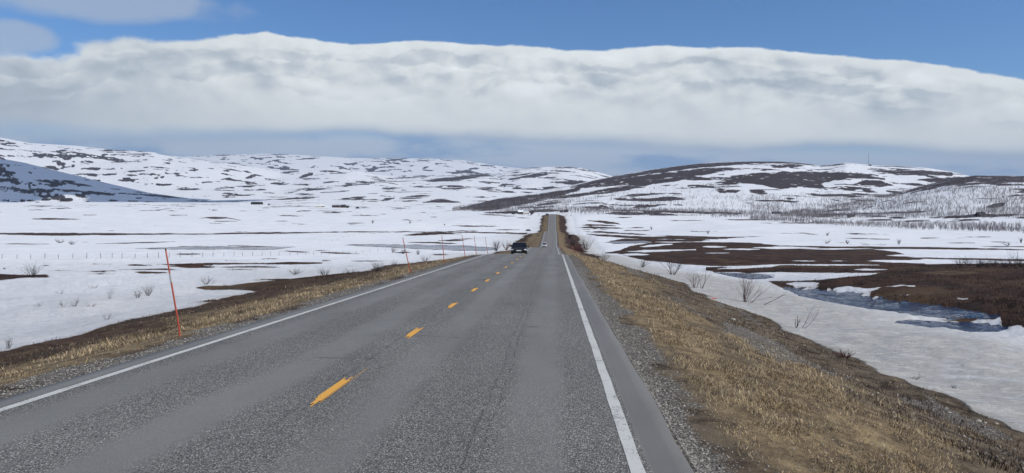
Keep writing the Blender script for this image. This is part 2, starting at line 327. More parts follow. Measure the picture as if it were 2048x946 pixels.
# ------------------------------------------------------------------ what lies where (spans: column, top, bottom in photograph pixels)
def S(u0, u1, v, h, tilt=0.0):
    um = (u0 + u1) / 2
    return [(u0, v - tilt, v - tilt), (u0 * .75 + u1 * .25, v - h * .8 - tilt / 2, v + h * .8 - tilt / 2), (um, v - h, v + h), (u0 * .25 + u1 * .75, v - h * .7 + tilt / 2, v + h * .7 + tilt / 2), (u1, v + tilt, v + tilt)]
BARE_PLAIN = [
 [(-300, 466, 469), (0, 466, 469), (80, 465.5, 471), (130, 466, 471), (300, 466.5, 469.5), (420, 467, 468.7), (500, 464.5, 468), (600, 464, 467), (615, 464, 465.6), (700, 463, 464.7), (830, 463, 464.6), (900, 463, 465), (960, 464, 466), (1050, 465.5, 468.5), (1060, 466, 466)],
 [(805, 471, 471), (830, 467, 471.5), (860, 464, 470), (885, 464, 469), (925, 468, 468)],
 S(875, 932, 480.8, 1.6), S(820, 920, 486, 1.6, 1.5), S(815, 880, 484.5, .9),
 [(685, 490, 490), (720, 488.5, 492), (800, 489, 496), (900, 490.5, 501), (970, 493, 502), (990, 496, 499), (996, 498, 498)],
 [(270, 497, 497), (330, 495, 498.5), (400, 491.5, 499), (480, 494, 500), (540, 493, 500), (575, 494, 496), (592, 494, 494)],
 S(455, 560, 492.5, 1.3, 1), S(190, 350, 485.5, 1.0, -2), S(0, 100, 488, .8), S(560, 620, 503, 1.2, 1.5), S(640, 720, 506, 1.4, 1.5), S(345, 405, 508, .9),
 S(700, 790, 522, 1.0), S(780, 830, 505, 1.0), S(860, 900, 509, 1.2),
 [(235, 530, 530), (270, 528, 532), (300, 530, 532), (306, 531, 531)],
 [(310, 529, 529), (400, 526, 531), (500, 526, 528), (580, 524, 529), (630, 525, 527), (645, 526, 526)],
 [(330, 532, 532), (380, 529, 536), (415, 532, 535.5), (440, 534, 534)],
 [(235, 539, 539), (330, 537, 540), (365, 540, 540)], S(268, 312, 545, 2.0), S(305, 340, 546, 1.4), S(85, 165, 541, 1.1), S(150, 232, 541.7, .7), S(165, 232, 547, 1.3), S(430, 560, 534, 1.2), S(440, 520, 539, 1.0),
 S(180, 205, 528, .9), S(200, 232, 529, 1.3), S(85, 100, 531, .8), S(5, 12, 537, .8), S(440, 480, 521, .8), S(520, 560, 518, .7), S(640, 665, 521, .9),
 [(-300, 540, 566), (0, 548, 561), (40, 550, 556), (90, 549, 553.5), (112, 552, 552)],
 S(40, 150, 415.5, .8), [(60, 438, 438), (85, 436.3, 439), (110, 436, 439.6), (145, 437.6, 439), (162, 438.5, 438.5)], S(165, 195, 430, .7), S(338, 375, 430.2, .7), S(340, 400, 411.5, .8),
 [(398, 437, 437), (412, 434.5, 436.5), (430, 433.5, 438), (455, 434.5, 437), (476, 439, 440), (482, 441, 441)], S(428, 476, 442.5, .8), S(476, 560, 418, 1.0), S(250, 400, 409.5, .7), S(20, 60, 400.5, .7),
 S(553, 607, 431.5, .9, .7), S(550, 580, 442.2, .8), S(693, 730, 446.3, .9), S(695, 712, 449, .8), S(757, 782, 427, 1.2), S(895, 1000, 452.3, 1.3, .5), S(805, 835, 439.8, .6), S(860, 875, 434, .6), S(960, 1014, 429.8, 1.1, 1), S(700, 760, 431, .6), S(790, 830, 424, .9),
 S(910, 960, 462, .8), S(1030, 1060, 436, .7), S(1002, 1032, 432, .7), S(990, 1040, 459.5, .7),
 # left roadside: black and brown ground pushing into the snow
 [(390, 576, 576), (410, 572, 580), (460, 571, 579), (500, 566, 581), (560, 560, 590), (620, 553, 590), (700, 545, 580), (800, 535, 560)],
 S(375, 480, 601, 1.6, -5), S(505, 600, 559, 1.5, -1),
 # right plain
 [(1173, 441, 441), (1200, 440.5, 445), (1215, 442, 448), (1242, 448, 448.6)], [(1160, 450.5, 450.5), (1180, 448, 452), (1215, 449, 452), (1232, 452, 452)],
 [(1150, 455, 455), (1180, 453, 457), (1235, 455, 457), (1248, 456, 456)], S(1252, 1292, 455.4, .8), [(1165, 463, 463), (1200, 462, 466), (1250, 466, 468.5), (1275, 467, 469.5), (1302, 470, 470)],
 S(1310, 1440, 473, 1.5, 1), [(1172, 468, 468), (1190, 468, 471), (1230, 470, 475), (1290, 473, 478.5), (1400, 474, 479), (1450, 474, 478), (1465, 476, 476)],
 [(1205, 484.5, 484.5), (1230, 482, 487), (1290, 481, 487), (1305, 484, 486)],
 S(1165, 1215, 459, .9), S(1235, 1300, 461, .9), S(1230, 1265, 435, .9), S(1440, 1560, 439.5, 1.1), S(1520, 1700, 446, 1.0), S(1330, 1410, 441, .7), S(1560, 1620, 466.5, .6), S(1690, 1780, 477.5, .8, 1), S(1840, 1880, 476, .7), S(1920, 1985, 474, .7), S(1600, 1640, 468.5, .6), S(1880, 1950, 486, .6), S(1980, 2040, 484, .7), S(1380, 1440, 463, .7), S(1960, 2100, 493, .8), S(1700, 1760, 468, .6),
 [(1210, 506, 506), (1240, 500, 508), (1260, 492, 514), (1290, 487, 521), (1330, 483, 524), (1370, 484, 529), (1420, 484, 532), (1500, 485, 531), (1560, 491, 529), (1640, 493, 529), (1700, 494, 532), (1790, 503, 540), (1850, 520, 545)],
 [(1220, 482, 482), (1250, 477, 484), (1300, 478, 486), (1340, 479, 485), (1400, 478, 483), (1420, 480, 480)],
 [(1585, 491, 491), (1700, 493, 497.5), (1850, 494, 498.5), (1950, 496, 499.5), (2048, 498.5, 500.5), (2300, 500, 503)],
 [(1780, 512, 512), (1810, 513, 516.5), (1900, 516, 519), (2048, 518.5, 522), (2300, 520, 524)],
 [(1412, 534, 541), (1430, 534, 542.5), (1500, 535, 545.5), (1560, 530, 544), (1650, 528, 546), (1763, 527, 546), (1800, 527, 560)],
 [(1535, 562, 562), (1560, 562, 574), (1576, 562, 574), (1640, 560, 578), (1700, 553, 583), (1740, 550, 593), (1763, 545, 597), (1800, 529, 602), (1900, 528, 613), (2000, 526, 634), (2048, 526, 655), (2500, 526, 700)],
 S(1875, 2000, 637, 3.0), S(1995, 2050, 645, 7),
]
SNOW_PLAIN = [
 [(1278, 493.5, 493.5), (1300, 489.5, 493.5), (1340, 487, 490), (1348, 488, 488)], [(1250, 503, 503), (1290, 500, 504.5), (1350, 499, 501.8), (1392, 499, 499.8)], S(1405, 1455, 493.5, 1.6), S(1310, 1370, 484, .8), S(1240, 1300, 509, 2.2), S(1405, 1460, 506, .7),
 S(1500, 1640, 495.5, 2.4), S(1440, 1520, 498.5, 1.4), S(1600, 1740, 497.5, 1.4), [(1772, 511, 511), (1830, 507, 514), (1900, 504, 516), (2048, 502, 518), (2300, 504, 519)],
 [(1728, 521.5, 521.5), (1770, 520, 524), (1850, 519.5, 527), (1920, 521, 525), (2048, 523, 525), (2090, 524, 524)], S(1580, 1640, 521.5, .9), S(1660, 1700, 522, .9),
 [(1430, 538, 538), (1470, 534, 538.5), (1540, 529.5, 534), (1557, 531, 531)], [(1708, 539, 539), (1728, 537, 541), (1745, 538, 541), (1778, 539, 539)], S(1590, 1760, 530, 1.0),
 S(1440, 1530, 553, 1.5),
 [(1500, 547, 554), (1540, 545, 562), (1600, 545, 561), (1700, 546.5, 552), (1764, 545.5, 545.5)], [(1568, 567, 567), (1590, 564, 573), (1630, 564.5, 575), (1648, 567, 567)],
 [(1654, 575, 577), (1690, 573, 585), (1735, 577, 586.5), (1738, 577, 584), (1800, 570, 575), (1843, 571.5, 571.5)], S(1745, 1780, 592.5, 2.2), S(1785, 1832, 590, 1.0), S(1907, 1938, 597.5, 2.0), S(1838, 1842, 583, 1), S(1380, 1410, 537, 1),
 [(1775, 620, 620), (1800, 623, 636), (1840, 627, 637), (1872, 632.5, 633.5)], S(1970, 2010, 650.5, 1.2), S(1730, 1742, 610, 1.0),
]
HILL = {
 1: [[(1820, 386, 388), (1880, 368, 373), (1900, 357, 371), (1950, 350, 370), (2048, 351, 364), (2400, 340, 360)], [(1600, 422, 427), (1700, 405, 413), (1800, 384, 389), (1850, 370, 377), (1895, 357, 366)],
     [(1972, 414, 414), (1985, 408, 416), (2005, 406, 413), (2013, 407, 407)], S(1735, 1800, 432, 1.2), S(1730, 1785, 440, 1.3), S(1770, 1850, 436, 1.1), S(1810, 1860, 441, .9), S(1900, 1960, 440, 1.1), S(1885, 1930, 443.5, 1.1), S(1950, 2000, 433, 1), S(1560, 1700, 438, 1.6, -3),
     S(1850, 2000, 464.5, 1.7, 1), [(1990, 463, 463), (2010, 461, 464), (2048, 458, 465), (2300, 450, 470)], S(1825, 1838, 388.5, 1.2), S(2030, 2100, 436, 2.2), S(2010, 2060, 391, 1.5, -3)],
 2: [[(1140, 374, 376), (1200, 358, 368), (1290, 342, 350), (1340, 334, 343), (1400, 327, 336), (1500, 322, 327.5), (1560, 322, 327), (1600, 325, 328.5), (1660, 331, 333)],
     [(1150, 375, 377), (1230, 356, 372), (1290, 350, 369), (1350, 343, 363), (1400, 337, 352), (1440, 334.5, 343), (1470, 336, 340), (1495, 339, 339)],
     [(1090, 398, 399), (1150, 388, 394), (1230, 374, 384), (1290, 364, 374), (1310, 366, 366)],
     [(1240, 393, 393), (1265, 387, 393), (1330, 385.5, 388), (1372, 386, 386)], [(1226, 398, 398), (1240, 396, 402.5), (1300, 396, 403), (1340, 393, 402), (1378, 397, 397)], S(1320, 1372, 386.5, 1.6), [(1264, 415, 415), (1280, 410, 415.5), (1312, 409, 413), (1318, 411, 411)],
     [(1428, 366, 366), (1450, 357, 366), (1480, 350, 364), (1520, 345, 369), (1560, 343, 379), (1600, 343.5, 373), (1640, 344, 367), (1670, 345, 360), (1700, 345, 357), (1770, 357, 359)],
     [(1428, 380, 380), (1440, 377, 385.5), (1470, 379, 386), (1482, 381, 381)], [(1498, 380, 383), (1520, 379, 389), (1536, 386, 387)], [(1605, 375, 375), (1622, 364, 376), (1640, 364, 378), (1652, 377, 377)], [(1662, 379, 379), (1700, 377, 382), (1712, 381, 381)],
     [(1720, 378, 378), (1735, 376, 387), (1755, 384, 386)], [(1706, 369, 369), (1730, 359, 371), (1760, 361, 374), (1792, 372, 372)], [(1735, 337, 338), (1765, 340, 344.5), (1790, 341, 350), (1850, 340.5, 350), (1905, 345, 352)], S(1768, 1812, 384, 3, 3), S(1808, 1856, 369, 2.4, 2),
     [(1825, 359, 359), (1860, 356, 364), (1920, 354, 366), (1965, 352, 362)], S(1640, 1700, 330, 1.3, -2), S(1760, 1850, 333, 1.0, 1), S(1560, 1610, 331, 3), S(1540, 1580, 333, 3), S(1840, 1940, 347, 1.2, 3), S(1500, 1560, 340, 1.0), S(1428, 1455, 349, 1.6), S(1660, 1700, 402, 1.2, 3),
     S(1205, 1225, 416, 1.5), S(1345, 1370, 410, 1.8), S(1325, 1340, 422, 1.5), S(1570, 1590, 397, 1.8), S(1490, 1520, 406, 1.0),
     [(900, 417, 418.5), (930, 411, 421), (980, 400, 421), (1040, 392, 411), (1090, 386, 400), (1130, 380, 390), (1160, 375, 381)], S(1070, 1125, 407, 2.2, -3), S(1020, 1110, 415, 1.6, -3), S(1150, 1200, 402, 1.2, -1), S(1100, 1160, 392, 1.2, -2)],
 3: [S(1035, 1085, 336, 1.4), S(1110, 1165, 334.8, 1.6), S(1150, 1200, 341, 1.3, 3), [(1040, 354, 355), (1070, 346, 356), (1092, 343, 351), (1096, 345, 345)], S(1086, 1112, 355.5, 2), [(1098, 363, 363), (1130, 362, 368), (1180, 368, 370)], [(1142, 371, 371), (1160, 362, 373), (1178, 364, 367), (1186, 365, 365)], S(1000, 1030, 369, 2), S(1028, 1060, 377, 1.6), S(1070, 1120, 376, 1.4), S(1020, 1050, 345, 1.2)],
 4: [[(635, 335, 335), (660, 332, 337), (690, 333, 337), (712, 337, 341), (718, 341, 341)], [(597, 354, 355), (610, 348, 354), (626, 345, 350)], S(560, 600, 344, 2.0, -2), S(640, 678, 342.5, 1.6), S(540, 580, 367, 3), S(600, 640, 358, 1.4, -2), [(840, 361.5, 361.5), (870, 358, 362), (910, 354, 361.5), (940, 349, 357), (980, 347.5, 352), (1015, 350, 352.5)], S(770, 860, 355.5, 1.2, -2), S(690, 830, 364, 1.3, -2.5), S(640, 740, 371, 1.5, -3), S(580, 660, 379, 1.3, -2),
     [(845, 404, 405), (865, 400, 406), (890, 398, 408), (910, 402, 406), (922, 405, 405)], S(675, 735, 397, 3.5, -3), S(740, 760, 400, 2.0), S(760, 790, 399, 3, -3), S(760, 800, 377, 2.0), S(825, 865, 374, 1.8), S(960, 995, 376, 2.2), S(680, 700, 382, 1.0), S(590, 630, 389, 1.6), S(725, 775, 410, 1.3, 1), S(800, 850, 413, 1.3), S(850, 905, 420, 1.5), S(870, 910, 412, 1.2), S(905, 920, 379, 1), S(1000, 1022, 368, 2),
     S(5, 32, 287, 2.2), S(195, 250, 300.5, 1.6), S(270, 310, 302.5, 1.6), S(125, 145, 317, 3.0, -2), S(105, 122, 322, 1.4), S(72, 88, 314, 1.4), S(85, 108, 309, 1.2), S(200, 216, 310, 2.2, -1.5), S(160, 182, 310, 1.4), S(180, 192, 315, 1.2), S(115, 128, 295, 1.0), S(118, 130, 300, 1), S(325, 345, 326, 1.8), S(250, 284, 343, 2.2), S(252, 275, 350, 2.8), S(195, 245, 338, 1.0, -1), S(322, 342, 350, 1.2), S(240, 256, 360, 2.8, -1.5), S(440, 475, 357, 1.6, -2), S(490, 515, 353, 3.4, -3), S(490, 520, 366, 1.8), S(430, 470, 376, 1.2, -1), S(460, 520, 372, 1.2, -2), S(400, 440, 364, 1.0, -1), S(380, 420, 355, .9), S(440, 460, 342, 1)],
 5: [S(-20, 30, 311, 2.5, 2), S(-20, 45, 329, 1.4, 2), [(-100, 345, 349), (0, 347, 351), (30, 350, 353), (34, 351, 351)], [(-100, 354, 364), (0, 357, 363.5), (28, 356.5, 364), (42, 361, 361)], [(50, 359, 359), (90, 360, 366), (112, 362, 368), (128, 366, 366)], S(55, 155, 360.5, 1.2, 1.5), S(-50, 45, 374, 1.4, 2), [(-60, 377, 381), (0, 379, 383), (50, 380, 385), (82, 384, 384)], [(30, 378, 378), (60, 378, 381), (85, 377, 384), (100, 382, 385), (160, 384, 384)],
     [(85, 377, 377), (120, 378, 382), (150, 379.5, 385), (155, 385, 385)], [(150, 380, 383), (190, 383, 389), (225, 387, 391), (232, 390, 390)], S(140, 190, 370, 1.8, 3), S(60, 80, 326, 1.4, 2), S(0, 40, 330, 1.0, 2), S(215, 245, 378, 1, 1), [(230, 385, 386), (290, 388, 391), (340, 391, 396), (365, 397, 397)], S(30, 90, 386, 1.4), S(320, 380, 395, 1.0, 2), S(100, 135, 392, 1.2, 1), S(150, 180, 394, 2.2, 1.5), S(215, 240, 401, 1.8), S(270, 285, 396, 1.2), S(370, 420, 402, 1.0, 1), S(250, 280, 402, 1.2)],
 6: [S(540, 598, 308.5, 1.2, -.5), S(760, 815, 320, 2.0, -2.5), S(775, 800, 326, 2.0), S(815, 870, 321.5, 1.4, -2), S(695, 720, 327, 2.2, -2), S(740, 770, 319, 1.0), S(530, 560, 322, 1.5, -3), S(600, 640, 317, 1.2, -1), S(760, 800, 334, 1.2), S(930, 960, 338, 2.0, -1.5), S(910, 925, 342, 1.4), S(880, 920, 321, 1.0, 1), S(960, 990, 331, 1.4, 1), S(845, 858, 335, 1.4, -2), S(420, 475, 310, 1.0), S(440, 460, 319, .9), S(1225, 1252, 352, 1.0), S(800, 830, 343, 1)],
}

# ------------------------------------------------------------------ the ground
def vrows():
    v = 1000.0; ys = []
    while True:
        y = 1.8 * F / (v - 465); ys.append(y); v -= 1.35
        if y > 58: break
    y = ys[-1]
    while y < 900: y *= 1.0072; ys.append(y)
    while y < 13400: y *= 1.0100; ys.append(y)
    while y < 19000: y *= 1.05; ys.append(y)
    ys = [1.8, 2.2, 2.8, 3.6, 4.3] + [q for q in ys if q > 4.8]
    return np.array(ys)
ROWS = vrows()
a0, a1 = a_of(-40), a_of(2090)
COLS = np.concatenate([np.linspace(-2.2, a0, 60)[:-1], np.linspace(a0, a1, 1560), np.linspace(a1, 1.9, 60)[1:]])

def ground_fields(x, y, z, lay):
    u, v = project(x, y, z)
    n = x.shape
    bare = np.full(n, -2.5); gold = np.zeros(n); grav = np.zeros(n); dirt = np.zeros(n); wet = np.zeros(n)
    inb = (u > -500) & (u < 2600)
    def paint(mask, spans, sign, k=1.0):
        nonlocal bare
        idx = np.nonzero(mask & inb)
        U = u[idx]; V = v[idx]; B = bare[idx]
        for sp in spans:
            us = [q[0] for q in sp]; m = (U >= us[0]) & (U <= us[-1])
            if not m.any(): continue
            s = pxspan(U[m], V[m], sp) * k
            if sign > 0: B[m] = np.maximum(B[m], np.clip(s, -2.5, 2.5))
            else: B[m] = np.minimum(B[m], np.clip(-s, -2.5, 2.5))
        bare[idx] = B
    # base scatter of small bare spots
    pl = lay == 0
    f1 = fbm(x * .02, y * .02, 61, 4, .6); f2 = fbm(x * .1, y * .1, 63, 4, .6)
    bare = np.where(pl, np.clip((f1 - .83) * 14 + (f2 - .5) * 5 - 3 * (1 - sst(y, 120, 320)), -2.5, 0.6), bare)
    for k, (sc, th) in {1: (55, .69), 2: (65, .665), 3: (110, .64), 4: (125, .635), 5: (60, .68), 6: (200, .64)}.items():
        m = lay == k
        if not m.any(): continue
        q = fbm(x[m] / sc, y[m] / (sc * .95) + x[m] / (sc * 3), 70 + k, 5, .60)
        big = fbm(x[m] / (sc * 6), y[m] / (sc * 6), 90 + k, 2)
        bare[m] = np.clip((q - th + (big - .5) * .20) * 22, -2.5, 2.0)
        paint(m, HILL[k], 1, .9)
        hn = fbm(x[m] / (sc * .35), y[m] / (sc * .35), 110 + k, 4, .6) - .5
        bare[m] = np.where(bare[m] > -1.2, np.minimum(bare[m], 1.3 if k == 2 else 1.5) + hn * (5.0 if k == 2 else 3.0 if k == 5 else 6.0), bare[m])
    plm = pl & (y > 22)
    paint(plm & ((x < -13) | (x > 10)), BARE_PLAIN, 1, .8)
    paint(plm & (x > 9), SNOW_PLAIN, -1, .8)
    # lie of the strip beside the road
    dr = x - XR; dl = XL - x
    eR = np.interp(y, [0, 14, 60, 120, 200, 333, 500, 776, 900], [7.9, 7.5, 6.6, 7.5, 9.5, 11.5, 10, 9, 2])
    eL = np.interp(y, [0, 60, 120, 200, 333, 420, 500, 776, 900], [8.1, 8.0, 7, 8, 13.5, 9, 8, 7.5, 2])
    ed = np.where(dr > 0, eR - dr, eL - dl) + (fbm(x * .25, y * .12, 31, 4) - .5) * 3.2
    wsc = np.interp(y, [0, 30, 200, 800], [4.5, 3, .8, .5])
    strip = (y < 860) & (lay == 0) & (np.maximum(dr, dl) < 30)
    bare = np.where(strip, np.maximum(bare, np.clip(ed * wsc, -2.5, 2.5)), bare)
    gn = fbm(x * .5, y * .22, 33, 4)
    side = np.maximum(dr, dl)
    gwid = np.where(dr > 0, np.interp(y, [0, 60, 333, 776], [3.5, 3.5, 4.0, 2.6]), np.interp(y, [0, 60, 333, 776], [4.6, 5.0, 7.5, 5]))
    gold = sst(gwid + (gn - .5) * 4.5 - side, -1.0, 1.0) * sst(side, .3, 1.0) * (side > 0)
    gold = gold * (1 - .75 * sst(fbm(x * 1.1, y * .30, 51, 4, .6), .52, .66) * sst(side, 1.2, 2.4))
    grav = sst(side + (fbm(x * 1.3, y * .5, 35, 3) - .5) * 1.5, np.interp(y, [0, 60, 400], [1.0, .7, 1.0]), .2) * (side > -1)
    g2 = sst(fbm(x * .55, y * .3, 37, 4), .54, .64) * sst(side, 2.2, 3.6) * (dr > 0) * (y < 60) * .75
    grav = np.maximum(grav, g2 * (side < 6.5))
    gold = gold * (y < 880) * (lay == 0); grav = grav * (y < 880) * (lay == 0)
    # grimy snow beside the road, cleaner further out
    dirt = np.where(dr > 0, 1 - sst(side, 11, 22), (1 - sst(side, 9, 30)) * .45) * (1 - sst(y, 300, 800) * .7)
    dirt = np.maximum(dirt, (.18 * (1 - sst(y, 50, 160))))
    for sp in [BARE_PLAIN[5], BARE_PLAIN[6], BARE_PLAIN[63 - 0] if False else [(1205, 484.5, 484.5), (1230, 482, 487), (1290, 481, 487), (1305, 484, 486)]]:
        m = pl & (u > sp[0][0]) & (u < sp[-1][0]) & (y > 60)
        wet[m] = np.maximum(wet[m], np.clip(pxspan(u[m], v[m], sp) * .6, 0, 1))
    yel = np.zeros(n)
    m = pl & (y > 20)
    for sp in [S(1840, 1970, 546, 6), S(1500, 1780, 533, 3), S(390, 520, 575, 5), S(1700, 1760, 528, 3)]:
        yel[m] = np.maximum(yel[m], np.clip(pxspan(u[m], v[m], sp) * .5, 0, 1))
    gold = np.maximum(gold, yel * .5 * fbm(x * .8, y * .8, 39, 3))
    # stream beds are cut into the snow
    cut = np.zeros(n)
    m = pl & (y > 18) & (y < 120) & (x > 8)
    for sp in STREAM:
        cut[m] = np.maximum(cut[m], sst(pxspan(u[m], v[m], sp), -3, 2.5))
    bank = np.where(dr > 0, 1, .35) * (1 - sst(side, 6, 10)) * (1 - sst(y, 90, 200))
    return bare, gold, grav, dirt, wet, cut, bank
def mesh_from(name, V, Fq, mat, smooth=True, attrs=None, tri=False, parent=None, link=True):
    me = bpy.data.meshes.new(name)
    V = np.ascontiguousarray(V, dtype=np.float32); Fq = np.ascontiguousarray(Fq, dtype=np.int32)
    k = Fq.shape[1]
    me.vertices.add(len(V)); me.vertices.foreach_set('co', V.ravel())
    me.loops.add(Fq.size); me.loops.foreach_set('vertex_index', Fq.ravel())
    me.polygons.add(len(Fq)); me.polygons.foreach_set('loop_start', np.arange(0, Fq.size, k, dtype=np.int32))
    me.polygons.foreach_set('loop_total', np.full(len(Fq), k, dtype=np.int32))
    if smooth: me.polygons.foreach_set('use_smooth', np.ones(len(Fq), dtype=bool))
    for an, av in (attrs or {}).items():
        av = np.asarray(av, dtype=np.float32)
        if av.ndim == 1:
            at_ = me.attributes.new(an, 'FLOAT', 'POINT'); at_.data.foreach_set('value', av)
        else:
            at_ = me.attributes.new(an, 'FLOAT_COLOR', 'POINT'); at_.data.foreach_set('color', np.c_[av, np.ones(len(av), np.float32)].astype(np.float32).ravel())
    me.update(calc_edges=True)
    if mat: me.materials.append(mat)
    o = bpy.data.objects.new(name, me)
    if link: col.objects.link(o)
    if parent: o.parent = parent
    return o
def gridfaces(nr, nc, off=0):
    i = np.arange(nr - 1)[:, None] * nc + np.arange(nc - 1)[None, :]
    return np.stack([i, i + 1, i + nc + 1, i + nc], -1).reshape(-1, 4) + off

# ground material
def off_(v):
    nd = T.n('ShaderNodeVectorMath', operation='ADD'); T.put(nd.inputs[0], v); nd.inputs[1].default_value = (131, 57, 9); return nd.outputs[0]
mg, T, B = material('ground_cover')
P = T.n('ShaderNodeNewGeometry').outputs['Position']
ne = T.noise(P, 0.11, 10, 0.62)
nfine = T.noise(P, 2.2, 8, 0.65)
bare_s = T.m('ADD', T.attr('bare'), T.m('MULTIPLY', T.m('SUBTRACT', ne, 0.5), 4.6))
bare_s = T.m('ADD', bare_s, T.m('MULTIPLY', T.m('SUBTRACT', nfine, 0.5), 1.6))
mask = T.sm(bare_s, -0.22, 0.22)
gold_n = T.noise(T.vscale(P, (1.0, .55, 1)), 3.2, 8, 0.68)
speck = T.noise(P, 60, 4, 0.7)
heath = T.mix(T.sm(T.noise(P, .35, 8, .65), .38, .62), (.021, .011, .008), (.062, .032, .021))
heath = T.mix(T.sm(nfine, .5, .68), heath, (.080, .052, .032))
heath = T.mix(T.m('MULTIPLY', T.sm(T.noise(P, .09, 6, .6), .50, .62), .6), heath, (.095, .062, .033))
heath = T.mix(T.m('MULTIPLY', T.sm(T.noise(off_(P), .22, 6, .6), .52, .62), .6), heath, (.016, .011, .009))
goldc = T.mix(T.sm(gold_n, .36, .62), (.13, .095, .058), (.36, .27, .15))
goldc = T.mix(T.sm(speck, .45, .62), T.mix(.35, goldc, (.05, .035, .02)), goldc)
vor = T.n('ShaderNodeTexVoronoi'); T.put(vor.inputs['Vector'], P); vor.inputs['Scale'].default_value = 34
vc = T.n('ShaderNodeSeparateColor'); T.put(vc.inputs[0], vor.outputs['Color'])
gravc = T.mix(vc.outputs[0], (.085, .083, .082), (.25, .245, .235))
gravc = T.mix(T.sm(vc.outputs[1], .88, .95), gravc, (.48, .47, .45))
gravc = T.mix(T.sm(vor.outputs['Distance'], .3, .75), gravc, (.05, .048, .045))
bankc = T.mix(T.sm(nfine, .35, .6), (.045, .034, .024), (.15, .12, .082))
heath = T.mix(T.m('MULTIPLY', T.attr('bank'), .85), heath, bankc)
heath = T.mix(T.attr('fell'), heath, T.mix(T.sm(nfine, .35, .65), (.036, .029, .032), (.070, .055, .054)))
ground = T.mix(T.m('MULTIPLY', T.attr('gold'), T.sm(nfine, .30, .55, .55, 1)), heath, goldc)
gravc = T.mix(1.0, gravc, (1.06, .98, .87), 'MULTIPLY')
gm = T.sm(T.m('ADD', T.attr('grav'), T.m('MULTIPLY', T.m('SUBTRACT', nfine, .5), 1.6)), .35, .65)
ground = T.mix(gm, ground, gravc)
wetm = T.sm(T.attr('wet'), .1, .5)
ground = T.mix(wetm, ground, (.03, .03, .04))
sn_n = T.noise(T.vscale(P, (.5, .9, 1)), 1.9, 9, .68)
sn_b = T.noise(P, .06, 5, .55)
snow = T.mix(T.sm(sn_b, .35, .65), (.72, .745, .78), (.79, .81, .835))
dn = T.m('MULTIPLY', T.attr('dirt'), T.sm(sn_n, .30, .60, .55, 1.12))
dcol = T.mix(T.sm(sn_n, .45, .62), (.37, .365, .345), (.52, .515, .49))
snow = T.mix(T.m('MULTIPLY', T.sm(sn_n, .46, .66), .5), snow, (.60, .62, .65))
snow = T.mix(T.m('MINIMUM', dn, 1.0), snow, dcol)
grime = T.m('MULTIPLY', T.sm(bare_s, -1.6, -.2), .35)
snow = T.mix(T.m('MULTIPLY', grime, T.sm(T.attr('dirt'), .05, .3)), snow, (.30, .27, .23))
T.put(B.inputs['Base Color'], T.mix(mask, snow, ground))
T.put(B.inputs['Roughness'], T.m('SUBTRACT', .9, T.m('MULTIPLY', T.m('MULTIPLY', wetm, mask), .78)))
B.inputs['Specular IOR Level'].default_value = 0.12
hs = T.m('ADD', T.m('MULTIPLY', T.m('MULTIPLY', nfine, mask), .11), T.m('MULTIPLY', T.m('MULTIPLY', sn_n, T.m('SUBTRACT', 1, mask)), .32))
hs = T.m('SUBTRACT', hs, T.m('MULTIPLY', mask, .05))
bm = T.n('ShaderNodeBump'); bm.inputs['Strength'].default_value = .8; bm.inputs['Distance'].default_value = 1.0
T.put(bm.inputs['Height'], T.m('MULTIPLY', hs, T.m('SUBTRACT', 1, T.m('MULTIPLY', wetm, .98)))); T.put(B.inputs['Normal'], bm.outputs[0])

def build_ground():
    YY, AA = np.meshgrid(ROWS, COLS, indexing='ij'); XX = AA * YY
    Z, L = height(XX, YY, True)
    bare, gold, grav, dirt, wet, cut, bank = ground_fields(XX, YY, Z, L)
    Z = Z - cut * .17
    nr, nc = XX.shape
    V = np.stack([XX, YY, Z], -1).reshape(-1, 3); Fq = gridfaces(nr, nc)
    # the land behind the viewer
    xb = np.concatenate([-np.geomspace(900, 14, 30), np.linspace(-13, 10, 24), np.geomspace(11, 900, 30)]); yb = np.concatenate([-np.geomspace(380, 5, 30), np.linspace(-4, 2.0, 8)])
    Yb, Xb = np.meshgrid(yb, xb, indexing='ij'); Zb = height(Xb, Yb) - .02
    bb, gb, grb, db, wb, cb, nb_ = ground_fields(Xb, Yb + 0.0, Zb, np.zeros(Xb.shape, int))
    edb = np.maximum(Xb - XR, XL - Xb)
    bb = np.clip((7 - edb) * 2, -2.5, 2.5)
    n0 = len(V)
    V = np.concatenate([V, np.stack([Xb, Yb, Zb], -1).reshape(-1, 3)]); Fq = np.concatenate([Fq, gridfaces(*Xb.shape, off=n0)])
    at_ = {k: np.concatenate([p.ravel(), q.ravel()]) for k, p, q in (('bare', bare, bb), ('gold', gold, gb), ('grav', grav, grb), ('dirt', dirt, db), ('wet', wet, wb), ('bank', bank, nb_), ('fell', (L > 0) * 1.0, nb_ * 0))}
    o = mesh_from('ground', V, Fq, mg, True, at_); o['kind'] = 'structure'; o['label'] = 'snow covered ground and fells with bare brown heath patches'
    return o
build_ground()

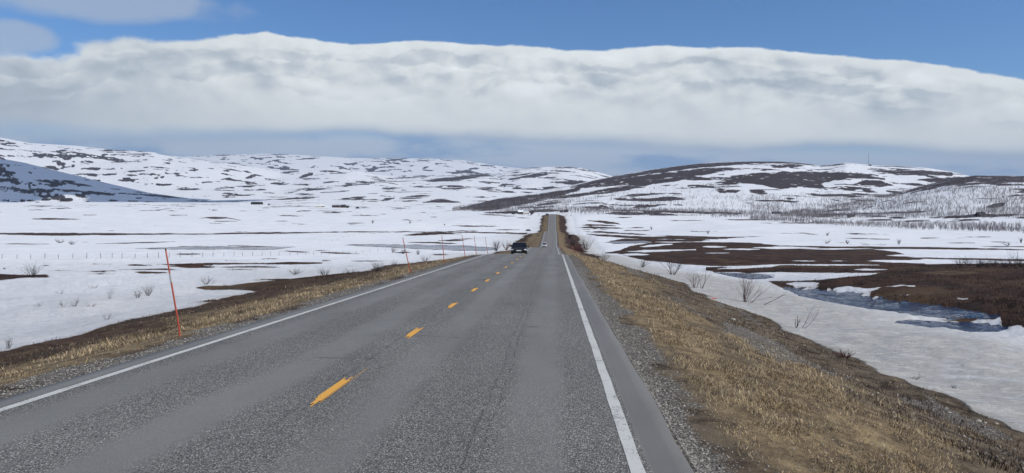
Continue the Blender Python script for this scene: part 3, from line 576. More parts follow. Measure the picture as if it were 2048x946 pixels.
# unseen clouds added outside the picture to shadow the left slope and mountain
def shadow_cumulus(cx, cy, cz, ax, ay, az_, seed):
    import bmesh
    rng = random.Random(seed); bm_ = bmesh.new()
    for i in range(26):
        t = rng.uniform(0, 6.283); q = rng.random() ** .5; r_ = rng.uniform(.22, .36)
        x0, y0 = math.cos(t) * q * (1 - r_), math.sin(t) * q * (1 - r_)
        M = Matrix.Translation((x0 * ax, y0 * ay, (1 - q) * az_ * .6)) @ Matrix.Diagonal((r_ * ax, r_ * ay * 1.1, r_ * az_ * 1.6, 1))
        bmesh.ops.create_icosphere(bm_, subdivisions=3, radius=1, matrix=M)
    for v in bm_.verts:
        k = 1 + (float(fbm(np.array([v.co.x / 90.]), np.array([v.co.y / 90. + v.co.z / 60.]), seed, 3)[0]) - .5) * .25
        v.co.x *= k; v.co.y *= k; v.co.z = max(v.co.z * k, -az_ * .12)
    me = bpy.data.meshes.new('shadow_cloud'); bm_.to_mesh(me); bm_.free(); me.materials.append(simple('cloud_white', (.85, .86, .88), 1.0, var=.02))
    for p in me.polygons: p.use_smooth = True
    o = bpy.data.objects.new('shadow_cloud', me); col.objects.link(o); o.location = (cx, cy, cz); o['kind'] = 'structure'; return o
def over(x, y, h):
    t = h / sd.z; return x + sd.x * t, y + sd.y * t, h
shadow_cumulus(*over(-1850, 2690, 1500), 780, 380, 160, 5)
shadow_cumulus(*over(-1330, 2500, 1500), 480, 175, 90, 6)
shadow_cumulus(*over(-3050, 6150, 2100), 420, 420, 120, 8)

# meltwater
mw, T, B = material('meltwater')
P = T.n('ShaderNodeNewGeometry').outputs['Position']
ice = T.sm(T.noise(T.vscale(P, (1, .6, 1)), 1.1, 6, .6), .56, .70)
T.put(B.inputs['Base Color'], T.mix(ice, (.006, .017, .052), (.11, .14, .20)))
T.put(B.inputs['Roughness'], T.m('MULTIPLY_ADD', ice, .45, .06))
bm = T.n('ShaderNodeBump'); bm.inputs['Strength'].default_value = 1; bm.inputs['Distance'].default_value = .5
T.put(bm.inputs['Height'], T.m('MULTIPLY', T.noise(P, 5, 4, .5), .42)); T.put(B.inputs['Normal'], bm.outputs[0])
def build_water():
    for i, sp in enumerate(STREAM):
        u0, u1 = sp[0][0] - 6, sp[-1][0] + 6
        xs, ys_, _ = zip(*[hit(q[0], q[k]) for q in sp for k in (1, 2)])
        yy = np.linspace(max(20, min(ys_) - 3), max(ys_) + 5, 60); xx = np.linspace(min(xs) - 3, max(xs) + 3, 60)
        Yg, Xg = np.meshgrid(yy, xx, indexing='ij')
        dr = Xg - XR
        Zg = height(Xg, Yg)
        U, V_ = project(Xg, Yg, Zg)
        sd_ = pxspan(U, V_, [(u0, sp[0][1], sp[0][2])] + sp + [(u1, sp[-1][1], sp[-1][2])])
        keep = (sd_ > -3.5)
        Zg = Zg - .075
        Fq = gridfaces(*Xg.shape); kf = keep.ravel()[Fq].any(1)
        Fq = Fq[kf]; used = np.unique(Fq); mp = np.zeros(Xg.size, int); mp[used] = np.arange(len(used))
        o = mesh_from('stream' if i != 1 else 'meltwater_pool', np.stack([Xg, Yg, Zg], -1).reshape(-1, 3)[used], mp[Fq], mw); o['kind'] = 'structure'
build_water()

# ------------------------------------------------------------------ the road
mr, T, B = material('worn_asphalt')
P = T.n('ShaderNodeNewGeometry').outputs['Position']
sp_ = T.n('ShaderNodeSeparateXYZ'); T.put(sp_.inputs[0], P); x_, y_ = sp_.outputs[0], sp_.outputs[1]
wob = T.m('MULTIPLY', T.m('SUBTRACT', T.noise(T.vscale(P, (.3, .12, 0)), 1, 3), .5), .5)
xw = T.m('ADD', x_, wob)
def track(c, w_): return T.sm(T.m('ABSOLUTE', T.m('SUBTRACT', xw, c)), w_, w_ * .35)
tr = T.m('MAXIMUM', T.m('MAXIMUM', track(-0.20, .42), track(-1.85, .42)), T.m('MAXIMUM', track(-3.45, .5), track(-5.0, .5)))
shoulder = T.sm(x_, .73, .77)
shoulder2 = T.sm(x_, -5.74, -5.80)
smooth_ = T.m('MAXIMUM', T.m('MULTIPLY', tr, T.sm(T.noise(T.vscale(P, (.9, .18, 1)), 1.0, 4, .6), .35, .6, .45, .88)), T.m('MAXIMUM', shoulder, shoulder2))
vor = T.n('ShaderNodeTexVoronoi'); T.put(vor.inputs['Vector'], P); vor.inputs['Scale'].default_value = 75
vc = T.n('ShaderNodeSeparateColor'); T.put(vc.inputs[0], vor.outputs['Color'])
vor2 = T.n('ShaderNodeTexVoronoi'); T.put(vor2.inputs['Vector'], P); vor2.inputs['Scale'].default_value = 120
vc2 = T.n('ShaderNodeSeparateColor'); T.put(vc2.inputs[0], vor2.outputs['Color'])
st = T.mix(vc.outputs[0], (.085, .086, .086), (.225, .226, .220))
st = T.mix(T.sm(vc.outputs[1], .80, .93), st, (.46, .46, .44))
st = T.mix(T.sm(vc2.outputs[0], .84, .94), st, (.42, .42, .40))
st = T.mix(T.sm(vor.outputs['Distance'], .35, .8), st, (.052, .053, .053))
big = T.noise(T.vscale(P, (1, .35, 1)), .7, 5, .6)
fine = T.noise(P, 35, 5, .7)
smc = T.mix(fine, (.135, .138, .138), (.195, .198, .196))
rc = T.mix(smooth_, st, smc)
rc = T.mix(T.m('MULTIPLY', shoulder, .55), rc, (.125, .127, .128))
sc = T.n('ShaderNodeVectorMath', operation='SCALE'); T.put(sc.inputs[0], rc); T.put(sc.inputs['Scale'], T.sm(big, .3, .7, .86, 1.12, 'LINEAR'))
rc = T.mix(1.0, sc.outputs[0], (1.12, 1.095, 1.04), 'MULTIPLY')
# cracks: lengthwise seams, and a few short ones across
def seam(xc, wdt, y0=None, y1=None, s=.8):
    wv = T.m('MULTIPLY', T.m('SUBTRACT', T.noise(T.comb(0, y_, xc), .55, 6, .62), .5), .16)
    f = T.sm(T.m('ABSOLUTE', T.m('SUBTRACT', T.m('ADD', x_, wv), xc)), wdt, wdt * .3)
    f = T.m('MULTIPLY', f, T.sm(T.noise(T.comb(xc, y_, 0), 1.7, 4, .6), .42, .55))
    if y0 is not None: f = T.m('MULTIPLY', f, T.m('MULTIPLY', T.sm(y_, y0 - .5, y0 + .5), T.sm(y_, y1 + .8, y1 - .8)))
    return T.m('MULTIPLY', f, s)
cr = T.m('MAXIMUM', seam(-.72, .018, s=.6), T.m('MAXIMUM', seam(-2.62, .035, s=.5), seam(-.60, .015, 6, 20, .7)))
cr = T.m('MAXIMUM', cr, seam(-4.25, .02, 14, 60, .4))
rc = T.mix(T.m('MULTIPLY', cr, .7), rc, (.03, .03, .03))
lin = T.n('ShaderNodeTexNoise'); lin.inputs['Scale'].default_value = 1; lin.inputs['Detail'].default_value = 3; T.put(lin.inputs['Vector'], T.vscale(P, (90, .25, 1)))
rc = T.mix(T.m('MULTIPLY', T.m('MULTIPLY', shoulder, T.sm(lin.outputs[0], .62, .72)), .4), rc, (.3, .3, .3))
tr_n = T.noise(T.vscale(P, (.25, .9, 1)), 1.0, 5, .6)
tcr = T.sm(T.m('ABSOLUTE', T.m('SUBTRACT', T.m('FRACT', T.m('MULTIPLY', T.m('ADD', y_, T.m('MULTIPLY', tr_n, 3.0)), .085)), .5)), .0035, .0012)
tcr = T.m('MULTIPLY', tcr, T.sm(T.noise(T.vscale(P, (.45, .05, 1)), 1.0, 3, .6), .50, .56))
rc = T.mix(T.m('MULTIPLY', tcr, .75), rc, (.03, .03, .03))
stn = T.sm(T.noise(T.vscale(P, (.8, .25, 1)), 1.4, 6, .62), .60, .70)
rc = T.mix(T.m('MULTIPLY', stn, .35), rc, (.09, .09, .088))
# sealed joint next to the centre line and cross marks far down the lane
ccr = T.n('ShaderNodeTexNoise'); ccr.inputs['Scale'].default_value = 1; ccr.inputs['Detail'].default_value = 4; T.put(ccr.inputs['Vector'], T.vscale(P, (.35, 1.3, 1)))
rc = T.mix(T.m('MULTIPLY', T.sm(ccr.outputs[0], .70, .73), .6), rc, (.05, .05, .052))
T.put(B.inputs['Base Color'], rc)
B.inputs['Roughness'].default_value = .78; B.inputs['Specular IOR Level'].default_value = .35
bm = T.n('ShaderNodeBump'); bm.inputs['Strength'].default_value = .9; bm.inputs['Distance'].default_value = .01
T.put(bm.inputs['Height'], T.m('MULTIPLY', vor.outputs['Distance'], T.m('MULTIPLY_ADD', smooth_, -.85, 1))); T.put(B.inputs['Normal'], bm.outputs[0])

RY = np.concatenate([np.linspace(-120, 3, 40)[:-1], ROWS[(ROWS > 3) & (ROWS < 900)]])
RZ = road_f(RY)
def crown(x): return -.012 * np.abs(x + 2.5)
def rz_at(x, y): return np.interp(y, RY, RZ) + crown(x)
def build_road():
    el_ = XL + (fbm(RY * .25, RY * 0, 5, 4) - .5) * .10; er_ = XR + (fbm(RY * .35, RY * 0, 6, 4) - .5) * .08
    xs = [None, None] + list(np.linspace(-5.9, .95, 18)) + [None, None]
    rowsx = []
    for i, x in enumerate(xs):
        if i == 0: rowsx.append((el_ - .10, np.full_like(RY, -.30)))
        elif i == 1: rowsx.append((el_, crown(el_)))
        elif i == len(xs) - 2: rowsx.append((er_, crown(er_) - .004))
        elif i == len(xs) - 1: rowsx.append((er_ + .09, np.full_like(RY, -.30)))
        else: rowsx.append((np.full_like(RY, x), np.full_like(RY, crown(x))))
    X = np.stack([q[0] for q in rowsx], 1); Z = np.stack([q[1] for q in rowsx], 1) + RZ[:, None]
    Y = np.repeat(RY[:, None], X.shape[1], 1)
    o = mesh_from('road', np.stack([X, Y, Z], -1).reshape(-1, 3), gridfaces(*X.shape), mr, False)
    o['kind'] = 'structure'; o['label'] = 'straight worn grey asphalt road dipping into the valley'
    return o
road = build_road()

def paint_mat(name, c, wear):
    m, T, B = material(name)
    P = T.n('ShaderNodeNewGeometry').outputs['Position']
    n1 = T.noise(P, 45, 5, .7); n2 = T.noise(P, 2.5, 4, .6)
    f = T.sm(T.m('ADD', n1, T.m('MULTIPLY', T.m('SUBTRACT', n2, .5), .5)), wear, wear + .07)
    cc = T.mix(T.noise(P, 8, 5, .6), tuple(q * .86 for q in c), c)
    T.put(B.inputs['Base Color'], T.mix(f, cc, (.13, .13, .13))); B.inputs['Roughness'].default_value = .7
    return m
white_paint = paint_mat('worn_white_road_paint', (.58, .585, .55), .565)
yellow_paint = paint_mat('yellow_road_paint', (.80, .40, .055), .63)
def strip_line(name, xc, wdt, mat):
    Y = RY[RY < 880]; r = .5 * wdt
    jl = (fbm(Y * 1.1, Y * 0 + 3, 11, 3) - .5) * .016 * (Y < 60); jr = (fbm(Y * 1.3, Y * 0 + 7, 13, 3) - .5) * .016 * (Y < 60)
    X = np.stack([xc - r + jl, xc + r + jr], 1); Yy = np.stack([Y, Y], 1)
    # sample the road surface so that the paint stays 4 mm above it
    Z = np.stack([np.interp(X[:, k], [-6.0, -2.5, 1.1], [-.012 * 3.5, 0, -.012 * 3.6]) + RZ[RY < 880] for k in (0, 1)], 1) + .004 + np.maximum(Yy, 0) * 3e-5
    o = mesh_from(name, np.stack([X, Yy, Z], -1).reshape(-1, 3), gridfaces(*X.shape), mat, False, parent=road); o['kind'] = 'structure'
strip_line('edge_line', .64, .115, white_paint); strip_line('edge_line', -5.67, .115, white_paint)
def build_dashes():
    rng = np.random.default_rng(5)
    base = [790, 670, 613, 581, 562, 547, 535, 526]
    ys = [1.8 * F / (b - 465) for b in base]
    d = 5.6; y = ys[-1]
    while y < 780: y += d; ys.append(y)
    xc = -2.52
    for i, yc in enumerate(ys):
        ln = 1.25; vs = []; fs = []
        nst = 7; wd = .125
        for k in range(nst):
            x0 = xc - wd / 2 + wd * k / nst; x1 = xc - wd / 2 + wd * (k + 1) / nst
            s0 = yc - ln / 2 + rng.uniform(-.14, .14) * (1.6 if i < 3 else 1) - (.0 if k > 2 else -.12); s1 = yc + ln / 2 + rng.uniform(-.12, .12)
            if i == 0 and k == nst - 1: s1 += .62; x0 = x1 - .007
            n = 5; b = len(vs)
            for q in range(n):
                yy = s0 + (s1 - s0) * q / (n - 1)
                for xx in (x0, x1): vs.append((xx, yy, np.interp(yy, RY, RZ) - 0.0 + .005 + yy * 3e-5))
            for q in range(n - 1): fs.append((b + 2 * q, b + 2 * q + 1, b + 2 * q + 3, b + 2 * q + 2))
        o = mesh_from('centre_dash', np.array(vs), np.array(fs), yellow_paint, False, parent=road); o['kind'] = 'structure'
build_dashes()

# ------------------------------------------------------------------ tube builder for stems, posts and twigs
class Tubes:
    def __init__(s): s.v = []; s.f = []
    def tube(s, pts, rads, n=3):
        pts = [Vector(p) for p in pts]; b = len(s.v)
        for i, p in enumerate(pts):
            d = (pts[min(i + 1, len(pts) - 1)] - pts[max(i - 1, 0)])
            if d.length < 1e-6: d = Vector((0, 0, 1))
            d.normalize(); a = d.orthogonal().normalized(); c = d.cross(a)
            for k in range(n):
                t = 2 * math.pi * k / n
                s.v.append(tuple(p + (a * math.cos(t) + c * math.sin(t)) * rads[i]))
        for i in range(len(pts) - 1):
            for k in range(n):
                k2 = (k + 1) % n
                s.f.append((b + i * n + k, b + i * n + k2, b + (i + 1) * n + k2, b + (i + 1) * n + k))
        return s
    def box(s, c, h, rot=None):
        b = len(s.v)
        for x in (-1, 1):
            for y in (-1, 1):
                for z in (-1, 1):
                    p = Vector((x * h[0], y * h[1], z * h[2]))
                    if rot: p = rot @ p
                    s.v.append(tuple(p + Vector(c)))
        for q in ((0, 1, 3, 2), (4, 6, 7, 5), (0, 4, 5, 1), (2, 3, 7, 6), (0, 2, 6, 4), (1, 5, 7, 3)): s.f.append(tuple(b + i for i in q))
        return s
    def poly(s, vs, fs):
        b = len(s.v); s.v += [tuple(v) for v in vs]; s.f += [tuple(b + i for i in f) for f in fs]; return s
    def cap(s): return s
    def build(s, name, mat, parent=None, smooth=False, link=True):
        me = bpy.data.meshes.new(name); me.from_pydata(s.v, [], s.f); me.materials.append(mat)
        if smooth:
            for p in me.polygons: p.use_smooth = True
        o = bpy.data.objects.new(name, me)
        if link: col.objects.link(o)
        if parent: o.parent = parent
        return o
def tag(o, label=None, cat=None, group=None, kind=None):
    if label: o['label'] = label
    if cat: o['category'] = cat
    if group: o['group'] = group
    if kind: o['kind'] = kind
    return o
def empty(name, loc, rz=0, label=None, cat=None, group=None):
    o = bpy.data.objects.new(name, None); col.objects.link(o); o.location = loc; o.rotation_euler = (0, 0, rz)
    return tag(o, label, cat, group)

def branch(T_, rng, p, d, ln, r, lvl, wiggle=.18, up=.12, nseg=4, kids=3, sides=3):
    pts = [p]; rr = [r]; q = Vector(p); dd = Vector(d).normalized()
    for i in range(nseg):
        dd = (dd + Vector((rng.gauss(0, wiggle), rng.gauss(0, wiggle), rng.gauss(0, wiggle) + up))).normalized()
        q = q + dd * (ln / nseg); pts.append(q.copy()); rr.append(r * (1 - .82 * (i + 1) / nseg))
    T_.tube(pts, rr, sides)
    if lvl > 0:
        for k in range(kids):
            i = rng.randint(1, nseg - 1) if nseg > 1 else 1
            b = pts[i].lerp(pts[i + 1], rng.random()) if i + 1 < len(pts) else pts[i]
            ax = Vector((rng.gauss(0, 1), rng.gauss(0, 1), rng.gauss(0, .4) + .25)).normalized()
            nd = (Vector(pts[i] - pts[i - 1]).normalized() + ax * .8).normalized()
            branch(T_, rng, b, nd, ln * rng.uniform(.35, .6), max(rr[i] * .55, r * .16), lvl - 1, wiggle, up, max(2, nseg - 1), max(2, kids - 1), 3)
# ------------------------------------------------------------------ materials of things
bark_grey = simple('grey_willow_bark', (.095, .075, .065), .85)
bark_red = simple('reddish_twig_bark', (.13, .045, .035), .85)
bark_dark = simple('dark_wet_bark', (.045, .034, .030), .85)
birch_m = simple('birch_bark', (.22, .20, .205), .9, scale=.4, var=.35)
stake_m = simple('orange_stake_plastic', (.43, .075, .038), .55, var=.12, scale=4)
reflect_m = simple('grey_reflective_band', (.42, .42, .42), .35)
post_m = simple('weathered_post_wood', (.17, .15, .135), .9)
wood_dark = simple('dark_brown_cabin_boards', (.035, .022, .02), .85)
wood_red = simple('dark_red_boards', (.11, .025, .02), .85)
wood_pale = simple('pale_painted_boards', (.55, .50, .38), .8)
roof_dark = simple('black_roof_felt', (.022, .022, .026), .85)
roof_snow = simple('snow_on_roof', (.8, .82, .85), .9)
glass_d = simple('dark_window_glass', (.015, .018, .025), .08)
steel_m = simple('grey_lattice_steel', (.10, .11, .13), .6)
cloth_o = simple('orange_marker_plastic', (.75, .10, .04), .6)

# ------------------------------------------------------------------ snow stakes
def stake(base, topp, r, label, seg=10, band=(.62, .72)):
    b = Vector(base); t = Vector(topp) - b
    e = empty('snow_stake', base, 0, label, 'snow stake', 'orange snow stakes along the road verge')
    Tb = Tubes(); n = 9
    pts = [Vector((0, 0, -.15)) if i == 0 else t * (i / n) for i in range(n + 1)]
    Tb.tube(pts, [r * (1 - .22 * i / n) for i in range(n + 1)], seg); m = len(Tb.v); Tb.f.append(tuple(range(m - seg, m)))
    Tb.build('pole', stake_m, e, True)
    Rb = Tubes(); Rb.tube([t * band[0], t * band[1]], [r * .93 + .0025, r * .90 + .0025], seg); Rb.build('reflective_band', reflect_m, e, True)
    Cp = Tubes(); Cp.tube([t * .985, t * 1.0, t * 1.006], [r * .84, r * .84, r * .5], seg); Cp.f.append(tuple(range(2 * seg, 3 * seg))); Cp.build('cap', bark_dark, e, True)
    return e
STK = [(355, 683, 322, 498, 13.0, .0175, 'tall leaning orange snow stake nearest the camera on the left verge'),
       (820, 549, 804, 476, 33.5, .022, 'orange snow stake, second along the left verge from the camera'),
       (888, 525, 883, 471, 46.8, .024, 'thin orange snow stake, third along the left verge'),
       (930, 510, 924, 471, 61.5, .026, 'orange snow stake on the left verge, fourth from the camera'),
       (953, 506, 949, 472, 69.5, .026, 'orange snow stake, fifth on the left verge where the road drops away'),
       (976, 502, 972, 475, 86.0, .028, 'farthest orange stake of the left row, left of the round bush by the black car')]
for ub, vb, ut, vt, Y, r, lb in STK:
    x, y, z = at(ub, Y); z = float(height(np.array([x]), np.array([y]))[0])
    db, dt = ray(ub, vb), ray(ut, vt); zb = CAMH + db[2] * Y
    dh = (dt[2] - db[2]) * Y; dx = (dt[0] - db[0]) * Y
    top_ = zb + dh
    stake((x, y, z), (x + dx * (top_ - z) / dh, y + .02, top_), r, lb)
for ub, vb, ut, vt, Y, lb in [(1123, 499, 1121, 488, 150, 'short reddish snow stake beyond the crest close to the right road edge'), (1148, 503, 1145, 491, 150, 'short leaning reddish snow stake among dark scrub right of the far road')]:
    x, y, z = at(ub, Y); db, dt = ray(ub, vb), ray(ut, vt)
    topz = CAMH + dt[2] * Y
    stake((x, y, z), (x + (dt[0] - db[0]) * Y, y, max(topz, z + 1.0)), .045, lb)

# fallen orange piece on the snow
x, y, z = hit(1427, 598)
Tb = Tubes(); Tb.tube([(-.16, 0, .012), (0, .01, .03), (.17, -.01, .015)], [.018, .021, .018], 6); o = Tb.build('fallen_stake', cloth_o); o.location = (x, y, z)
tag(o, 'short orange piece of a broken stake lying flat on the dirty snow', 'broken stake')

# ------------------------------------------------------------------ bushes
def bush(u, v, hpx, wpx, label, mat, seed, stems=9, lean=(0, 0), name='bare_bush', cat='bush', y_lim=None, thick=1.0, lvl=2, group='bare bushes standing in the snow'):
    x, y, z = hit(u, v)
    if y_lim: x, y, z = at(u, y_lim)
    h = hpx / F * y; wd = wpx / F * y
    rng = random.Random(seed); Tb = Tubes()
    pr = max(.007 * thick, y / F * .36 * thick)            # about as thick as it looks in the photo
    for k in range(int(stems * 1.5)):
        a = rng.uniform(0, 2 * math.pi); rr = rng.uniform(0, 1) ** .6
        d = Vector((math.cos(a) * rr * wd * .7 + lean[0] * wd, math.sin(a) * rr * wd * .7, h * rng.uniform(.85, 1.25)))
        branch(Tb, rng, Vector((math.cos(a) * wd * .08, math.sin(a) * wd * .08, -.03)), d, d.length * rng.uniform(.8, 1.0), pr * rng.uniform(.8, 1.4), lvl, .16, .05, 5, 4 if stems > 4 else 3)
    o = Tb.build(name, mat, None); o.location = (x, y, z)
    return tag(o, label, cat, group)
BU = [
 (1345, 549, 40, 52, 'largest bare grey bush, crossing stems against the brown heath', bark_grey, 10, (0, 0), 1.2),
 (1391, 575, 30, 34, 'bare bush with a reddish twiggy top right of the largest bush on the dirty snow', bark_red, 7, (0, 0), 1.1),
 (1404, 577, 34, 22, 'single dark stem leaning right beside the red topped bush', bark_dark, 2, (.7, 0), 1.7),
 (1490, 605, 56, 26, 'upright reddish bush with dense thin stems in the middle of the dirty snow bank', bark_red, 11, (.15, 0), 1.1),
 (1497, 605, 42, 46, 'thin grey stems arching right out of the foot of the upright reddish bush', bark_grey, 4, (.7, 0), 1.0),
 (1525, 609, 20, 36, 'low dark branch slanting right out of the snow beside the reddish bush', bark_dark, 1, (.95, 0), 2.2),
 (1592, 655, 27, 14, 'two dark bent stems on the right snow bank, nearest the road', bark_dark, 3, (.35, 0), 1.8),
 (1606, 656, 26, 46, 'thin dark stem bending far right on the dirty snow below the stream', bark_dark, 2, (.9, 0), 1.5),
 (1286, 534, 13, 22, 'low row of short slanting sticks at the snow edge left of the largest bush', bark_dark, 8, (.2, 0), 1.0),
 (1209, 520, 13, 24, 'small shrub on the verge just past the start of the right snow bank', bark_grey, 9, (0, 0), 1.0),
 (1172, 500, 22, 26, 'tangled grey shrub right of the road beside the crest', bark_grey, 12, (0, 0), 1.0),
 (1690, 716, 15, 34, 'low reddish shrub on the dark edge between dry grass and grey snow', bark_red, 22, (0, 0), .9),
 (1828, 759, 8, 26, 'tiny thin grey twig tuft on the snow edge in the lower right', bark_grey, 6, (.3, 0), .7),
 (1908, 777, 7, 16, 'small brown twig tuft lying on the snow in the lower right', bark_dark, 6, (0, 0), .7),
 (64, 553, 22, 30, 'dense bare bush on the dark patch at the far left', bark_dark, 14, (0, 0), 1.0),
 (296, 591, 19, 32, 'spreading dense bush on the snow just left of the tall leaning stake', bark_grey, 13, (0, 0), .9),
 (276, 596, 14, 20, 'smaller bush touching the spreading bush left of the tall stake', bark_grey, 10, (-.2, 0), .9),
 (219, 597, 22, 20, 'sparse open bush with four thin stems on the left snow', bark_grey, 4, (0, 0), .7),
 (126, 614, 14, 18, 'small thin shrub, left of a pair on the left snowfield', bark_grey, 6, (0, 0), .8),
 (149, 613, 16, 20, 'small thin shrub, right of a pair on the left snowfield', bark_grey, 6, (0, 0), .8),
 (81, 613, 9, 18, 'tiny split twig tuft left of the pair of thin shrubs', bark_grey, 4, (0, 0), .7),
 (181, 613, 7, 20, 'low brownish twig tuft right of the pair of thin shrubs', bark_red, 6, (0, 0), .7),
 (120, 588, 7, 18, 'faint twig tuft above the pair of thin shrubs on the left snow', bark_grey, 5, (0, 0), .7),
 (188, 577, 6, 22, 'faint reddish twig tuft in the middle of the left snowfield', bark_red, 5, (0, 0), .7),
 (213, 640, 15, 16, 'small shrub on the snow above the left roadside bank', bark_grey, 5, (.2, 0), .8),
 (17, 697, 20, 14, 'small grey shrub at the left picture edge on the snow margin', bark_dark, 6, (-.1, 0), .9),
 (412, 569, 14, 20, 'small dark shrub on snow above the brown tongue of ground', bark_dark, 8, (0, 0), .9),
 (268, 647, 6, 18, 'tiny twig tuft on the snow close to the left roadside bank', bark_grey, 4, (0, 0), .6),
 (650, 551, 12, 26, 'brown shrub on the black edge of the left bank', bark_dark, 12, (0, 0), .9),
 (755, 541, 14, 26, 'dark brown shrub on the left grass bank short of the second stake', bark_dark, 14, (0, 0), .9),
 (700, 547, 8, 24, 'low scrub along the snow edge left of the second stake', bark_dark, 10, (0, 0), .8),
 (790, 531, 8, 18, 'low bush at the snow edge just beyond the second stake', bark_dark, 8, (0, 0), .8),
 (850, 522, 7, 20, 'pale twig bush on the snow edge between the second and third stakes', bark_grey, 8, (0, 0), .8),
 (590, 548, 9, 26, 'low dark scrub at the top of the black ground left of the road', bark_dark, 12, (0, 0), .8),
 (785, 505, 8, 10, 'small upright shrub beside the fence on the left plain', bark_grey, 7, (.3, 0), 1.0),
 (806, 508, 8, 10, 'dense small shrub left of the second stake on the plain', bark_grey, 10, (0, 0), 1.0),
 (836, 509, 8, 8, 'pair of pale shrubs on the plain between the second and third stakes', bark_grey, 7, (0, 0), 1.0),
 (992, 502, 19, 18, 'bare round bush left of the black car at the road crest', bark_dark, 12, (0, 0), 1.0),
 (1013, 500, 14, 16, 'reddish brown shrub touching the left side of the black car', bark_red, 10, (0, 0), 1.0),
 (2028, 523, 28, 20, 'thin leafless sapling standing above the heath at the right edge', bark_grey, 3, (.1, 0), .7),
 (1798, 489, 9, 8, 'small shrub on the white plain above the dark heath strip', bark_grey, 6, (0, 0), 1.0),
 (1695, 488, 7, 7, 'small round shrub on the white plain left of the brightest snow', bark_grey, 7, (0, 0), 1.0),
 (1654, 487, 5, 12, 'low shrub on the white plain right of the brown heath top', bark_grey, 7, (0, 0), 1.0),
 (1654, 471, 5, 6, 'tiny shrub far out on the right plain below the forest', bark_grey, 6, (0, 0), 1.0),
 (2042, 486, 8, 6, 'small twiggy shrub at the right edge of the white plain', bark_dark, 7, (0, 0), 1.0),
 (2015, 492, 6, 12, 'low shrub on the white plain near the right edge', bark_dark, 7, (0, 0), 1.0),
 (1416, 468, 7, 5, 'tiny bare shrub on the right plain above the brown heath', bark_grey, 5, (0, 0), 1.0),
 (1303, 460, 6, 4, 'tiny shrub on the pale plain nearest the far road', bark_grey, 5, (0, 0), 1.0),
 (745, 447, 6, 5, 'tiny shrub far out on the left plain by the ski track', bark_dark, 5, (0, 0), 1.0),
 (820, 447, 5, 4, 'tiny pale shrub on the left plain right of the ski track', bark_grey, 5, (0, 0), 1.0),
 (120, 486, 5, 16, 'short row of twigs on the plain above the left fence', bark_dark, 8, (0, 0), 1.0),
 (145, 489, 6, 14, 'second row of twigs on the plain above the left fence', bark_dark, 8, (0, 0), 1.0),
]
for i, (u, v, h, wd, lb, mt, st_, ln, th) in enumerate(BU):
    bush(u, v, h, wd, lb, mt, 100 + i, st_, ln, thick=th)
# a fringe of taller scrub on the near heath, right
rng = random.Random(4)
scrub = ['leftmost', 'second', 'third', 'fourth', 'fifth', 'sixth', 'seventh', 'rightmost']
for i in range(8):
    u = 1922 + i * 17 + rng.uniform(-3, 3)
    bush(u, 533 + rng.uniform(-2, 2), rng.uniform(11, 17), 24, f'{scrub[i]} of the eight dark scrub clumps crowning the heath at the right edge', bark_dark, 300 + i, 14, (0, 0), name='heath_scrub', cat='scrub', thick=.8, group='scrub clumps on the right heath')
rng = random.Random(9)
scr = ['nearest', 'second nearest', 'third', 'fourth', 'fifth', 'sixth', 'farthest']
for i, (u, Y) in enumerate([(1156, 175), (1162, 200), (1150, 225), (1158, 250), (1150, 285), (1146, 330), (1140, 380)]):
    bush(u, 480, 3600 / Y * rng.uniform(.6, 1.0), 4200 / Y, f'{scr[i]} of the seven dark shrubs on the right bank of the far road', bark_red if i < 3 else bark_dark, 330 + i, 12, (0, 0), name='bank_shrub', cat='shrub', y_lim=Y, thick=1.0, group='shrubs on the bank of the far road')

# ------------------------------------------------------------------ fences
def fence(posts, label, hh, lean=.03, r=.045):
    P = [hit(u, v) for u, v in posts]; rng = random.Random(len(posts))
    e = empty('wire_fence', P[0], 0, label, 'fence'); o0 = Vector(P[0])
    for i, p in enumerate(P):
        q = Vector(p) - o0; Tb = Tubes(); hgt = hh * rng.uniform(.85, 1.1)
        tl = Vector((rng.gauss(0, lean) * hgt + .04, rng.gauss(0, lean), hgt))
        Tb.tube([q + Vector((0, 0, -.25)), q + tl * .5, q + tl], [r, r, r * .85], 6); Tb.f.append(tuple(range(12, 18)))
        Tb.build('post', post_m, e)
    W = Tubes()
    for k in (.35, .75): 
        pts = [Vector(p) - o0 + Vector((.02, 0, hh * k)) for p in P]; W.tube(pts, [.004] * len(pts), 3)
    W.build('wire', steel_m, e); return e
fu = [4, 34, 61.5, 89.5, 117, 145.6, 173, 201.6, 224, 244, 270, 295, 317, 338, 360.5, 383.6, 405, 426, 448, 468, 485, 505, 524, 541, 558, 580, 595, 611, 627, 643, 658, 672, 685, 698, 712, 726, 740, 755, 770, 783]
fence([(u, np.interp(u, [0, 300, 520, 700, 790], [517.5, 516, 511.5, 508.5, 500])) for u in fu], 'long wire fence with thin grey posts crossing the left snowfield', .95)
f2 = [(640, 488), (652, 486), (664, 483.5), (675, 480.5), (686, 477), (697, 474), (708, 471.5), (719, 469), (730, 467.2), (740, 465.6)]
fence(f2, 'faint short fence running away uphill across the left plain', 1.1, r=.05)

